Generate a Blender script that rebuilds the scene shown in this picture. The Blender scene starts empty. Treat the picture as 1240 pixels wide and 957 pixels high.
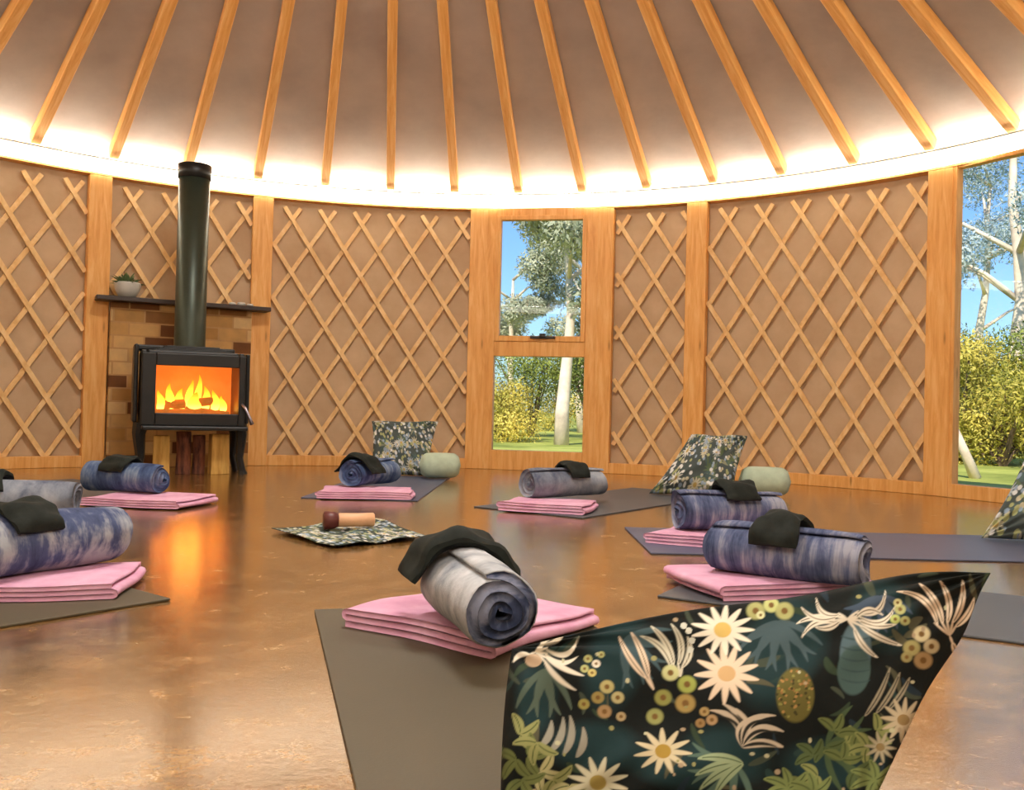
import bpy, math, random
import numpy as np
from mathutils import Vector, Matrix
random.seed(7); rng = np.random.default_rng(7)
PI = math.pi
scene = bpy.context.scene
COL = scene.collection

# ------------------------------------------------------------------ measured camera and room
F, PITCH, ROLL = 1104.97, 0.0145, 0.0244      # focal length in px of a 1240 px wide frame
CX, CY, R, H, HF = -0.5208, 3.4323, 4.3495, 2.2183, 2.3773
HA, TH0, DTH = 4.4597, -0.7566, 2 * PI / 50
CAMZ = 0.52
SLOPE = (HA - HF) / R

def ray(u, v):
    a, b = u - 620, 478.5 - v
    c, s = math.cos(ROLL), math.sin(ROLL)
    x, y = a * c - b * s, a * s + b * c
    return np.array([x, F * math.cos(PITCH) - y * math.sin(PITCH), F * math.sin(PITCH) + y * math.cos(PITCH)])

def ring_pt(th, r=R, z=0.0):
    return Vector((CX + r * math.sin(th), CY + r * math.cos(th), z))

# ------------------------------------------------------------------ object helpers
def tag(o, label=None, cat=None, group=None, kind=None):
    if label: o['label'] = label
    if cat: o['category'] = cat
    if group: o['group'] = group
    if kind: o['kind'] = kind
    return o

def empty(name, loc=(0, 0, 0), rz=0.0):
    o = bpy.data.objects.new(name, None); COL.objects.link(o)
    o.location = loc; o.rotation_euler = (0, 0, rz); o.empty_display_size = 0.05
    return o

class MB:
    """collects verts and faces, then links ONE mesh object"""
    def __init__(s): s.v = []; s.f = []
    def add(s, verts, faces):
        k = len(s.v); s.v += [tuple(p) for p in verts]; s.f += [tuple(i + k for i in f) for f in faces]
    def box(s, c, d, M=None):
        vs = []
        for x in (-.5, .5):
            for y in (-.5, .5):
                for z in (-.5, .5):
                    p = Vector((c[0] + x * d[0], c[1] + y * d[1], c[2] + z * d[2]))
                    vs.append(M @ p if M else p)
        s.add(vs, [(0, 1, 3, 2), (4, 6, 7, 5), (0, 4, 5, 1), (2, 3, 7, 6), (0, 2, 6, 4), (1, 5, 7, 3)])
    def bx(s, x0, x1, y0, y1, z0, z1, M=None):
        s.box(((x0 + x1) / 2, (y0 + y1) / 2, (z0 + z1) / 2), (abs(x1 - x0), abs(y1 - y0), abs(z1 - z0)), M)
    def tube(s, pts, radii, n=12, cap=True):
        pts = [Vector(p) for p in pts]
        if not hasattr(radii, '__len__'): radii = [radii] * len(pts)
        rings = []
        for i, p in enumerate(pts):
            t = (pts[min(i + 1, len(pts) - 1)] - pts[max(i - 1, 0)]).normalized()
            a = Vector((0, 0, 1)) if abs(t.z) < .9 else Vector((1, 0, 0))
            b = t.cross(a).normalized(); c = b.cross(t)
            rings.append([p + (b * math.cos(2 * PI * k / n) + c * math.sin(2 * PI * k / n)) * radii[i] for k in range(n)])
        vs = [q for r_ in rings for q in r_]; fs = []
        for i in range(len(pts) - 1):
            for k in range(n):
                k2 = (k + 1) % n
                fs.append((i * n + k, i * n + k2, (i + 1) * n + k2, (i + 1) * n + k))
        if cap:
            fs.append(tuple(range(n))[::-1]); fs.append(tuple(range((len(pts) - 1) * n, len(pts) * n)))
        s.add(vs, fs)
    def lathe(s, prof, n=32, c=(0, 0, 0)):
        vs = [(c[0] + r_ * math.cos(2 * PI * k / n), c[1] + r_ * math.sin(2 * PI * k / n), c[2] + z) for r_, z in prof for k in range(n)]
        fs = [(i * n + k, i * n + (k + 1) % n, (i + 1) * n + (k + 1) % n, (i + 1) * n + k) for i in range(len(prof) - 1) for k in range(n)]
        s.add(vs, fs)
    def grid(s, P):
        P = np.asarray(P); m, n = P.shape[:2]
        s.add(P.reshape(-1, 3).tolist(), [(i * n + j, i * n + j + 1, (i + 1) * n + j + 1, (i + 1) * n + j) for i in range(m - 1) for j in range(n - 1)])
    def build(s, name, mat, parent=None, loc=None, rz=0, smooth=False, bevel=0, seg=2, subd=0):
        me = bpy.data.meshes.new(name); me.from_pydata(s.v, [], s.f); me.update()
        o = bpy.data.objects.new(name, me); COL.objects.link(o)
        if mat: me.materials.append(mat)
        if parent: o.parent = parent
        if loc is not None: o.location = loc
        o.rotation_euler.z = rz
        if smooth: me.polygons.foreach_set('use_smooth', [True] * len(me.polygons))
        if bevel:
            m = o.modifiers.new('b', 'BEVEL'); m.width = bevel; m.segments = seg; m.limit_method = 'ANGLE'
        if subd:
            m = o.modifiers.new('s', 'SUBSURF'); m.levels = m.render_levels = subd
        return o

# ------------------------------------------------------------------ materials
def srgb(r, g, b):
    f = lambda c: ((c / 255 + .055) / 1.055) ** 2.4 if c > 10 else c / 255 / 12.92
    return (f(r), f(g), f(b), 1)

class Mat:
    def __init__(s, name, rough=.6, spec=.5, metal=0):
        s.m = bpy.data.materials.new(name); s.m.use_nodes = True
        s.t = s.m.node_tree; s.n = s.t.nodes; s.b = s.n['Principled BSDF']
        s.b.inputs['Roughness'].default_value = rough; s.b.inputs['Metallic'].default_value = metal
        s.b.inputs['Specular IOR Level'].default_value = spec
    def node(s, ty, **kw):
        nd = s.n.new(ty)
        for k, v in kw.items():
            if k in nd.inputs: nd.inputs[k].default_value = v
            else: setattr(nd, k, v)
        return nd
    def link(s, a, b): s.t.links.new(a, b)
    def coords(s, scale=(1, 1, 1), kind='Object', rot=(0, 0, 0)):
        tc = s.node('ShaderNodeTexCoord'); mp = s.node('ShaderNodeMapping')
        mp.inputs['Scale'].default_value = scale; mp.inputs['Rotation'].default_value = rot
        s.link(tc.outputs[kind], mp.inputs[0]); return mp.outputs[0]
    def noise(s, co, scale, detail=4, rough=.6, dist=0):
        nd = s.node('ShaderNodeTexNoise', Scale=scale, Detail=detail, Roughness=rough, Distortion=dist)
        s.link(co, nd.inputs['Vector']); return nd.outputs[0]
    def ramp(s, fac, stops):
        nd = s.node('ShaderNodeValToRGB'); cr = nd.color_ramp
        while len(cr.elements) < len(stops): cr.elements.new(.5)
        for e, (p, c) in zip(cr.elements, stops): e.position = p; e.color = c
        s.link(fac, nd.inputs[0]); return nd.outputs[0]
    def mix(s, fac, a, b, mode='MIX'):
        nd = s.node('ShaderNodeMix', data_type='RGBA', blend_type=mode)
        for sock, v in ((nd.inputs[0], fac), (nd.inputs[6], a), (nd.inputs[7], b)):
            if hasattr(v, 'is_linked'): s.link(v, sock)
            else: sock.default_value = v
        return nd.outputs[2]
    def color(s, c):
        if hasattr(c, 'is_linked'): s.link(c, s.b.inputs['Base Color'])
        else: s.b.inputs['Base Color'].default_value = c
        return s
    def bump(s, h, strength=.2, dist=.01):
        nd = s.node('ShaderNodeBump', Strength=strength, Distance=dist)
        s.link(h, nd.inputs['Height']); s.link(nd.outputs[0], s.b.inputs['Normal']); return s

def m_plain(name, c, rough=.6, metal=0, spec=.5, var=.12, scale=12):
    m = Mat(name, rough, spec, metal)
    n = m.noise(m.coords(), scale)
    d = tuple(x * (1 - var) for x in c[:3]) + (1,); l = tuple(min(1, x * (1 + var)) for x in c[:3]) + (1,)
    m.color(m.ramp(n, [(.3, d), (.7, l)])); return m.m

def m_wood(name, dark, mid, light, sc=(1, 1, 1), rough=.45):
    m = Mat(name, rough, .35)
    co = m.coords(sc)
    n = m.noise(co, 3, 6, .65, .6)
    c = m.ramp(n, [(.25, dark), (.5, mid), (.75, light)])
    w = m.node('ShaderNodeTexVoronoi', Scale=1.1); m.link(m.coords(tuple(.5 * s_ + .5 for s_ in sc)), w.inputs['Vector'])
    kn = m.ramp(w.outputs['Distance'], [(.0, (1, 1, 1, 1)), (.06, (0, 0, 0, 1))])
    c = m.mix(kn, c, tuple(x * .45 for x in dark[:3]) + (1,))
    m.color(c).bump(n, .08, .005); return m.m

PD, PM, PL = srgb(208, 142, 70), srgb(230, 170, 96), srgb(244, 198, 132)
M = {}
M['pine_z'] = m_wood('pine_upright', PD, PM, PL, (9, 9, .9))
M['pine_x'] = m_wood('pine_long', PD, PM, PL, (.9, 10, 10))
M['slat'] = m_wood('pine_slat', srgb(214, 166, 104), srgb(234, 194, 134), srgb(246, 214, 162), (4, 4, 3))
M['steel'] = m_plain('black_steel', srgb(26, 27, 28), .42, .3, .5, .2, 8)
M['flue'] = m_plain('flue_paint', srgb(58, 66, 56), .38, .5, .5, .15, 5)
M['darkslate'] = m_plain('dark_slab', srgb(52, 40, 36), .5)
M['rubber'] = m_plain('dark_rubber', srgb(20, 20, 22), .5)
M['blackcloth'] = m_plain('black_cloth', srgb(30, 34, 30), .8, 0, .2, .35, 30)
M['pink'] = None
M['mint'] = m_plain('mint_cloth', srgb(178, 194, 172), .85, 0, .2, .1, 20)
M['pot'] = m_plain('pale_ceramic', srgb(186, 186, 180), .4)
M['leafgreen'] = m_plain('pot_leaf', srgb(96, 118, 78), .6, 0, .4, .3, 40)
M['charcoal'] = m_plain('charcoal_plastic', srgb(30, 26, 26), .4)
M['grey'] = m_plain('grey_channel', srgb(120, 118, 112), .6)

# pink cotton
m = Mat('pink_cotton', .9, .15); n = m.noise(m.coords((1, 1, 1)), 9, 5)
m.color(m.ramp(n, [(.3, srgb(200, 142, 172)), (.7, srgb(226, 178, 202))])).bump(m.noise(m.coords(), 40, 3), .25, .004); M['pink'] = m.m

# wall canvas
m = Mat('wall_canvas', .9, .1); n = m.noise(m.coords(), 2.5, 5)
m.color(m.ramp(n, [(.3, srgb(188, 160, 128)), (.7, srgb(208, 182, 150))])).bump(m.noise(m.coords(), 6, 3), .15, .02); M['wall'] = m.m
# roof canvas
m = Mat('roof_canvas', .85, .15); n = m.noise(m.coords((1, 1, 1)), 1.6, 5)
m.color(m.ramp(n, [(.3, srgb(170, 158, 150)), (.7, srgb(194, 182, 172))])).bump(m.noise(m.coords(), 2.2, 4), .3, .04); M['roof'] = m.m

# polished concrete
m = Mat('polished_concrete', .2, .75)
m.b.inputs['Coat Tint'].default_value = (1, .88, .70, 1); m.b.inputs['Coat Weight'].default_value = .85; m.b.inputs['Coat Roughness'].default_value = .17; m.b.inputs['Coat IOR'].default_value = 1.65
co = m.coords()
a = m.noise(co, 1.6, 8, .68, .1); b = m.noise(co, 9, 9, .78, .0); c_ = m.noise(co, 60, 5, .7)
base = m.ramp(a, [(.34, srgb(66, 48, 22)), (.5, srgb(124, 94, 50)), (.66, srgb(168, 134, 80))])
mot = m.ramp(b, [(.3, srgb(56, 40, 22)), (.5, srgb(116, 86, 50)), (.74, srgb(208, 174, 124))])
base = m.mix(.6, base, mot)
pit = m.ramp(c_, [(.28, (.5, .45, .4, 1)), (.55, (1, 1, 1, 1))])
base = m.mix(.7, base, pit, 'MULTIPLY')
m.color(base)
m.link(m.ramp(b, [(.2, (.16, .16, .16, 1)), (.8, (.32, .32, .32, 1))]), m.b.inputs['Roughness'])
m.link(m.ramp(c_, [(.2, (.09, .09, .09, 1)), (.8, (.20, .20, .20, 1))]), m.b.inputs['Coat Roughness'])
m.bump(m.mix(.6, a, c_), .16, .006)
nb = m.node('ShaderNodeBump', Strength=.10, Distance=.005); m.link(m.mix(.6, a, c_), nb.inputs['Height']); m.link(nb.outputs[0], m.b.inputs['Coat Normal'])
M['floor'] = m.m

# yoga mats
def m_mat(name, c, rough=.5):
    m = Mat(name, rough, .45); n = m.noise(m.coords(), 3, 4)
    m.color(m.ramp(n, [(.3, tuple(x * .88 for x in c[:3]) + (1,)), (.7, c)])).bump(m.noise(m.coords(), 160, 2), .15, .002); return m.m
M['mat_olive'] = m_mat('mat_olive', srgb(82, 74, 56), .6)
M['mat_slate'] = m_mat('mat_slate', srgb(74, 78, 84), .45)  # cool grey of reflected sky put into the base colour
M['mat_blue'] = m_mat('mat_blue', srgb(76, 84, 110), .42)  # bluer: more sky reflection mixed into the base colour

# tie-dyed rolled blanket: streaks run around the roll (object x is the axis)
def m_roll(name, stops, sx=16, seed=0):
    m = Mat(name, .92, .15)
    tc = m.node('ShaderNodeTexCoord'); mp = m.node('ShaderNodeMapping')
    mp.inputs['Scale'].default_value = (sx, 2.4, 2.4); mp.inputs['Location'].default_value = (seed, seed * 1.7, 0)
    m.link(tc.outputs['Object'], mp.inputs[0])
    n1 = m.noise(mp.outputs[0], 2.2, 5, .65, .4)
    n2 = m.noise(m.coords((3, 3, 3)), 2.2, 4)
    f = m.mix(.45, n1, n2)
    m.color(m.ramp(f, stops)).bump(m.noise(m.coords((1, 1, 1)), 60, 3), .3, .004)
    return m.m
NAVY, SLATE, LAV, PALE = srgb(36, 44, 66), srgb(74, 86, 124), srgb(124, 128, 152), srgb(186, 188, 196)
M['roll_grey'] = m_roll('blanket_pale_grey', [(.36, srgb(96, 104, 118)), (.48, srgb(156, 160, 166)), (.6, srgb(196, 198, 202))], 4, 3)
M['roll_inner'] = m_roll('blanket_navy', [(.4, srgb(20, 24, 38)), (.5, srgb(50, 58, 82)), (.58, srgb(120, 124, 142))], 9, 5)
M['roll_streak'] = m_roll('blanket_streaked', [(.38, srgb(50, 60, 88)), (.5, srgb(92, 100, 130)), (.62, srgb(150, 152, 166))], 18, 1)
M['roll_blue'] = m_roll('blanket_blue', [(.36, srgb(42, 52, 80)), (.48, srgb(78, 88, 120)), (.57, srgb(158, 162, 170))], 8, 8)
M['roll_deep'] = m_roll('blanket_deep_blue', [(.38, srgb(44, 56, 88)), (.5, srgb(74, 92, 128)), (.62, srgb(130, 144, 162))], 8, 2)
M['roll_mid'] = m_roll('blanket_mid_grey', [(.38, srgb(84, 90, 108)), (.5, srgb(126, 132, 144)), (.64, srgb(160, 164, 172))], 5, 6)

# painted fabric (colour attribute written below by numpy)
m = Mat('printed_cotton', .85, .15)
at = m.node('ShaderNodeVertexColor'); at.layer_name = 'Col'
m.color(at.outputs[0]).bump(m.noise(m.coords(), 90, 2), .15, .002); M['print'] = m.m

# clear glass
m = Mat('clear_glass'); m.n.remove(m.b)
tr = m.node('ShaderNodeBsdfTransparent'); gl = m.node('ShaderNodeBsdfGlossy', Roughness=.02); mx = m.node('ShaderNodeMixShader', Fac=.012)
m.link(tr.outputs[0], mx.inputs[1]); m.link(gl.outputs[0], mx.inputs[2]); m.link(mx.outputs[0], m.n['Material Output'].inputs[0]); M['glass'] = m.m

def m_emit(name, c, s_):
    m = Mat(name); m.n.remove(m.b); e = m.node('ShaderNodeEmission', Strength=s_); e.inputs[0].default_value = c
    m.link(e.outputs[0], m.n['Material Output'].inputs[0]); return m.m
M['led'] = m_emit('led_diffuser', (1, .90, .70, 1), 12.5)
m = Mat('flame'); m.n.remove(m.b); e = m.node('ShaderNodeEmission', Strength=5.5)
tc = m.node('ShaderNodeTexCoord'); sp = m.node('ShaderNodeSeparateXYZ'); m.link(tc.outputs['Generated'], sp.inputs[0])
m.link(m.ramp(sp.outputs[2], [(.0, (1, .5, .08, 1)), (.4, (1, .3, .02, 1)), (1, (.8, .08, .0, 1))]), e.inputs[0])
m.link(e.outputs[0], m.n['Material Output'].inputs[0]); M['flame'] = m.m
m = Mat('ember', .9); m.color(m.ramp(m.noise(m.coords(), 14), [(.4, (.02, .01, .01, 1)), (.6, (.25, .05, .01, 1))]))
m.b.inputs['Emission Color'].default_value = (1, .25, .02, 1); m.b.inputs['Emission Strength'].default_value = .5; M['ember'] = m.m
M['firelit_brick'] = m_plain('firelit_brick', srgb(190, 120, 80), .9, 0, .2, .2, 10)
fb = M['firelit_brick'].node_tree.nodes['Principled BSDF']; fb.inputs['Emission Color'].default_value = (1, .17, .015, 1); fb.inputs['Emission Strength'].default_value = .9  # emission added so the lining looks lit by the fire

# brick: many toned sandstone and clay bricks
m = Mat('mixed_brick', .85, .25)
tc = m.node('ShaderNodeTexCoord'); mp = m.node('ShaderNodeMapping'); mp.inputs['Rotation'].default_value = (PI / 2, 0, 0)
m.link(tc.outputs['Object'], mp.inputs[0])
bk = m.node('ShaderNodeTexBrick', Scale=1.0); bk.offset = .5
for k_, v_ in (('Mortar Size', .007), ('Brick Width', .22), ('Row Height', .1), ('Mortar Smooth', .3), ('Bias', 0.0)): bk.inputs[k_].default_value = v_
bk.inputs['Color1'].default_value = (0, 0, 0, 1); bk.inputs['Color2'].default_value = (1, 1, 1, 1); bk.inputs['Mortar'].default_value = (.5, .5, .5, 1)
m.link(mp.outputs[0], bk.inputs['Vector'])
bc = m.ramp(bk.outputs['Color'], [(.08, srgb(112, 74, 44)), (.3, srgb(150, 108, 62)), (.5, srgb(186, 148, 92)), (.75, srgb(204, 168, 112)), (.95, srgb(214, 184, 134))])
bc = m.mix(bk.outputs['Fac'], bc, srgb(186, 150, 104))
bc = m.mix(.35, bc, m.ramp(m.noise(m.coords(), 12, 5), [(.3, srgb(120, 80, 44)), (.7, srgb(225, 185, 130))]), 'MULTIPLY')
m.color(bc).bump(bk.outputs['Fac'], -.6, .01); M['brick'] = m.m

M['bark'] = m_plain('bark', srgb(226, 206, 184), .9, 0, .1, .35, 3)
M['bark_dark'] = m_plain('bark_dark', srgb(110, 92, 74), .9, 0, .1, .35, 3)
def m_leaf(name, a, b):
    m = Mat(name, .6, .3); n = m.noise(m.coords(), 1.2, 5)
    m.color(m.ramp(n, [(.35, a), (.65, b)])); return m.m
M['gum'] = m_leaf('gum_leaf', srgb(120, 130, 100), srgb(205, 205, 175))
M['gum_blue'] = m_leaf('gum_leaf_blue', srgb(100, 130, 140), srgb(200, 212, 210))
M['shrub'] = m_leaf('shrub_leaf', srgb(130, 130, 44), srgb(242, 216, 104))
M['shrub_dark'] = m_leaf('shrub_leaf_dark', srgb(60, 84, 34), srgb(150, 158, 70))
m = Mat('grass', .9, .1); n = m.noise(m.coords(), .6, 8, .7)
m.color(m.ramp(n, [(.35, srgb(120, 132, 60)), (.6, srgb(186, 190, 96)), (.75, srgb(200, 190, 130))])); M['grass'] = m.m
m = Mat('birch_log', .85); n = m.noise(m.coords((6, 6, 1)), 3, 5)
m.color(m.ramp(n, [(.3, srgb(170, 120, 50)), (.6, srgb(222, 178, 96))])); M['split_wood'] = m.m
m = Mat('log_bark', .9); n = m.noise(m.coords((8, 8, 2)), 3, 5)
m.color(m.ramp(n, [(.35, srgb(52, 26, 18)), (.65, srgb(130, 76, 52))])); M['log_bark'] = m.m
M['wood_end'] = m_plain('turned_wood', srgb(216, 166, 126), .5)
M['dark_red'] = m_plain('dark_red_wood', srgb(92, 34, 26), .45)

# ------------------------------------------------------------------ camera
cam = bpy.data.cameras.new('camera'); co = bpy.data.objects.new('camera', cam); COL.objects.link(co)
cam.sensor_width = 36; cam.lens = F / 1240 * 36; cam.clip_start = .02; cam.clip_end = 400
V_ = Vector((0, -math.sin(PITCH), math.cos(PITCH))); X_ = Vector((1, 0, 0))
Rr = X_ * math.cos(ROLL) + V_ * math.sin(ROLL); Uu = -X_ * math.sin(ROLL) + V_ * math.cos(ROLL)
Fw = Vector((0, math.cos(PITCH), math.sin(PITCH)))
co.matrix_world = Matrix(((Rr.x, Uu.x, -Fw.x, 0), (Rr.y, Uu.y, -Fw.y, 0), (Rr.z, Uu.z, -Fw.z, CAMZ), (0, 0, 0, 1)))
scene.camera = co

# ------------------------------------------------------------------ room shell
POSTS = [-1.5, -1.07, -.651, -.368, .048, .298, .472, .896, 1.22, 1.6]
WIN1 = (.048, .298); WIN2 = (.896, 1.22)
# floor (a disc)
mb = MB(); N = 96
mb.add([(0, 0, 0)] + [((R + .12) * math.cos(2 * PI * k / N), (R + .12) * math.sin(2 * PI * k / N), 0) for k in range(N)], [(0, k + 1, (k + 1) % N + 1) for k in range(N)])
fl = mb.build('floor', M['floor'], loc=(CX, CY, 0)); tag(fl, 'glossy mottled brown polished concrete floor', 'floor', kind='structure')

def arc_band(mb, th0, th1, r0, r1, z0, z1, step=.03):
    """solid curved bar between two radii and two heights"""
    n = max(2, int(abs(th1 - th0) / step) + 1)
    vs = []
    for i in range(n):
        t = th0 + (th1 - th0) * i / (n - 1)
        for r_, z_ in ((r0, z0), (r1, z0), (r1, z1), (r0, z1)): vs.append((r_ * math.sin(t), r_ * math.cos(t), z_))
    fs = []
    for i in range(n - 1):
        for k in range(4): fs.append((i * 4 + k, i * 4 + (k + 1) % 4, i * 4 + 4 + (k + 1) % 4, i * 4 + 4 + k))
    fs += [(0, 1, 2, 3)[::-1], tuple((n - 1) * 4 + k for k in range(4))]
    mb.add(vs, fs)
CEN = (CX, CY, 0)
RC = R + .07
def canvas(name, a, b, label):
    mb = MB(); n = max(3, int((b - a) / .03))
    P = [[(RC * math.sin(t), RC * math.cos(t), z) for z in (0, .6, 1.2, 1.8, 2.46)] for t in np.linspace(a, b, n)]
    mb.grid(P); o = mb.build(name, M['wall'], loc=CEN, smooth=True); tag(o, label, 'wall', kind='structure'); return o
canvas('wall_left', -1.9, WIN1[0], 'tan canvas wall behind the lattice left of the tall narrow window')
canvas('wall_right', WIN1[1], WIN2[0], 'tan canvas wall behind the lattice between the two windows')
canvas('wall_back', WIN2[1], 2 * PI - 1.9, 'tan canvas wall curving round behind the viewer')
mb = MB()
for a, b in (WIN1, WIN2): arc_band(mb, a, b, RC, RC + .02, 2.30, 2.46)
tag(mb.build('wall_front', M['wall'], loc=CEN), 'short canvas strips above the windows', 'wall', kind='structure')
# baseboards
mb = MB(); arc_band(mb, -1.9, WIN1[0], R - .02, R + .05, 0, .085)
tag(mb.build('baseboard_left', M['pine_z'], loc=CEN, bevel=.004), 'curved pine bottom rail left of the narrow window', 'baseboard', kind='structure')
mb = MB(); arc_band(mb, WIN1[1], 1.9, R - .02, R + .05, 0, .085)
tag(mb.build('baseboard_right', M['pine_z'], loc=CEN, bevel=.004), 'curved pine bottom rail right of the narrow window', 'baseboard', kind='structure')
# wooden ring beam behind the led strip
mb = MB(); arc_band(mb, 0, 2 * PI, R - .015, R + .07, 2.225, 2.318); arc_band(mb, 0, 2 * PI, R - .032, R + .068, 2.206, 2.2215)  # second band: lip added to shade the wall just below the strip
tag(mb.build('trim_1', M['pine_z'], loc=CEN), 'circular pine ring beam on top of the lattice wall', 'trim', kind='structure')
mb = MB(); arc_band(mb, 0, 2 * PI, R - .075, R - .0, 2.322, 2.331)
tag(mb.build('trim_2', M['grey'], loc=CEN), 'thin grey lip running above the light strip', 'trim', kind='structure')
mb = MB(); arc_band(mb, 0, 2 * PI, R - .055, R - .017, 2.222, 2.318)
tag(mb.build('led_strip_light', M['led'], loc=CEN), 'glowing white LED strip running round the top of the wall', 'light')
mb = MB(); arc_band(mb, 0, 2 * PI, R - .0, R + .02, 2.333, 2.35)
tag(mb.build('cove_light_tape', m_emit('cove_tape', (1, .93, .80, 1), 62), loc=CEN), 'thin bright light tape hidden above the strip, washing the roof edge white', 'light')
# roof canvas (cone) and crown
mb = MB(); zr = lambda r_: HF + .075 + SLOPE * (R - r_)
P = [[(r_ * math.sin(t), r_ * math.cos(t), zr(r_)) for r_ in (R + .12, 3.6, 2.8, 2.0, 1.2, .62)] for t in np.linspace(0, 2 * PI, 101)]
mb.grid(P); tag(mb.build('ceiling', M['roof'], loc=CEN, smooth=True), 'greyish canvas roof cone above the rafters', 'ceiling', kind='structure')
mb = MB(); arc_band(mb, 0, 2 * PI, .55, .66, zr(.6) - .14, zr(.6) + .02, .1)
tag(mb.build('trim_3', M['pine_z'], loc=CEN), 'round wooden crown ring at the roof peak', 'trim', kind='structure')
mb = MB(); P = [[(.6 * math.sin(t) * math.cos(p_), .6 * math.cos(t) * math.cos(p_), zr(.6) + .02 + .3 * math.sin(p_)) for p_ in np.linspace(0, PI / 2, 8)] for t in np.linspace(0, 2 * PI, 33)]
mb.grid(P); tag(mb.build('window_3', M['pot'], loc=CEN, smooth=True), 'white domed cap at the crown', 'window', kind='structure')

# rafters
L = R - .62
mb = MB(); sl = math.atan(SLOPE)
Lr = L / math.cos(sl)
mb.box((Lr / 2, 0, .01), (Lr, .068, .085))
raf = mb.build('roof_rafter', M['pine_x'], bevel=.004)
ORD = ['first', 'second', 'third', 'fourth', 'fifth', 'sixth', 'seventh', 'eighth', 'ninth', 'tenth', 'eleventh', 'twelfth', 'thirteenth', 'fourteenth', 'fifteenth', 'sixteenth']
first = True
for k in range(-4, 20):
    th = TH0 + k * DTH
    o = raf if first else raf.copy()
    if not first: COL.objects.link(o)
    first = False
    p = ring_pt(th, R + .0, HF)
    ax = Vector((-math.sin(th) * math.cos(sl), -math.cos(th) * math.cos(sl), math.sin(sl)))
    side = Vector((0, 0, 1)).cross(ax).normalized(); up = ax.cross(side)
    o.matrix_world = Matrix(((ax.x, side.x, up.x, p.x), (ax.y, side.y, up.y, p.y), (ax.z, side.z, up.z, p.z), (0, 0, 0, 1)))
    if k == 2: lab = 'pine roof rafter whose foot meets the ring just above the stove flue'
    elif k < 0 and k >= -1: lab = 'leftmost pine roof rafter, cut off by the top left corner'
    elif k < 2 and k >= 0: lab = ['pine roof rafter second to the left of the stove flue', 'pine roof rafter first to the left of the stove flue'][k]
    elif 3 <= k <= 6: lab = 'pine roof rafter, %s to the right of the stove flue' % ORD[k - 3]
    elif k in (7, 8): lab = ['pine roof rafter whose foot is above the left half of the narrow window', 'pine roof rafter whose foot is above the right half of the narrow window'][k - 7]
    elif 9 <= k <= 14: lab = 'pine roof rafter, %s to the right of the narrow window' % ORD[k - 9]
    elif k == 15: lab = 'rightmost pine roof rafter, only its upper end crossing the top right corner'
    else: lab = 'pine roof rafter outside the view of the photo'
    tag(o, lab, 'rafter', 'pine rafters radiating from the ring beam')

# posts
POSTLAB = {-1.5: 'pine wall post far out to the left', -1.07: 'pine wall post beyond the left lattice panel', -.651: 'upright pine wall post left of the stove and brick surround',
           -.368: 'upright pine wall post right of the stove and brick surround', .048: 'wide pine post on the left side of the narrow window',
           .298: 'pine post on the right side of the narrow window', .472: 'upright pine wall post second to the right of the narrow window',
           .896: 'thick pine post at the left edge of the large right window', 1.22: 'pine post at the far edge of the large right window', 1.6: 'pine wall post far out to the right'}
for th in POSTS:
    w = {.472: .165, .896: .17, .048: .15, .298: .13}.get(th, .16)
    mb = MB(); mb.box((0, 0, 2.204 / 2), (w, .085, 2.204))
    o = mb.build('wall_post', M['pine_z'], loc=ring_pt(th, R + .012), rz=-th, bevel=.005)
    tag(o, POSTLAB[th], 'post', 'pine wall posts')

# lattice panels
PER, DIA, TOPX = .285, .44, 2.05
K = DIA / PER
def lattice(th0, th1, phase_s, label, wpost=.085):
    s0, s1 = th0 * R + wpost, th1 * R - wpost
    z0, z1 = .075, 2.15
    mb = MB(); W = .034
    ref = th0 * R + phase_s
    for sg, rad in ((1, R + .035), (-1, R + .018)):
        for k in range(-30, 31):
            # line: s = ref + k*PER + sg*(z-TOPX)/K
            sc = ref + k * PER
            za, zb = z0, z1
            sa, sb = sc + sg * (za - TOPX) / K, sc + sg * (zb - TOPX) / K
            lo, hi = min(sa, sb), max(sa, sb)
            if hi < s0 or lo > s1: continue
            def zat(s_): return TOPX + sg * K * (s_ - sc)
            if sa < s0: za = zat(s0)
            if sa > s1: za = zat(s1)
            if sb < s0: zb = zat(s0)
            if sb > s1: zb = zat(s1)
            if zb - za < .04: continue
            n = 8; vs = []; nrm = math.hypot(1, 1 / K); dx, dz = W / 2 * 1 / nrm, -W / 2 * (sg / K) / nrm
            for i in range(n + 1):
                z = za + (zb - za) * i / n; s_ = sc + sg * (z - TOPX) / K
                for q, dr in ((-1, -.007), (1, -.007), (1, .007), (-1, .007)):
                    t = (s_ + q * dx) / R; vs.append(((rad + dr) * math.sin(t), (rad + dr) * math.cos(t), z + q * dz))
            fs = [(i * 4 + j, i * 4 + (j + 1) % 4, i * 4 + 4 + (j + 1) % 4, i * 4 + 4 + j) for i in range(n) for j in range(4)] + [(0, 1, 2, 3), tuple(n * 4 + j for j in (3, 2, 1, 0))]
            mb.add(vs, fs)
    o = mb.build('lattice_panel', M['slat'], loc=CEN)
    tag(o, label, 'lattice', 'crisscross lattice wall panels')
lattice(-1.5, -1.07, .24, 'wooden lattice wall panel beyond the left edge of the photo')
lattice(-1.07, -.651, .22, 'crisscross wooden lattice panel at the far left, left of the stove')
lattice(-.651, -.368, .24, 'crisscross wooden lattice panel behind the stove flue and above the bricks')
lattice(-.368, .048, .24, 'crisscross wooden lattice panel between the stove and the narrow window')
lattice(.298, .472, .12, 'narrow crisscross lattice panel just right of the narrow window')
lattice(.472, .896, .24, 'wide crisscross lattice panel left of the large right window')
lattice(1.22, 1.6, .24, 'wooden lattice wall panel beyond the right edge of the photo')

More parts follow.
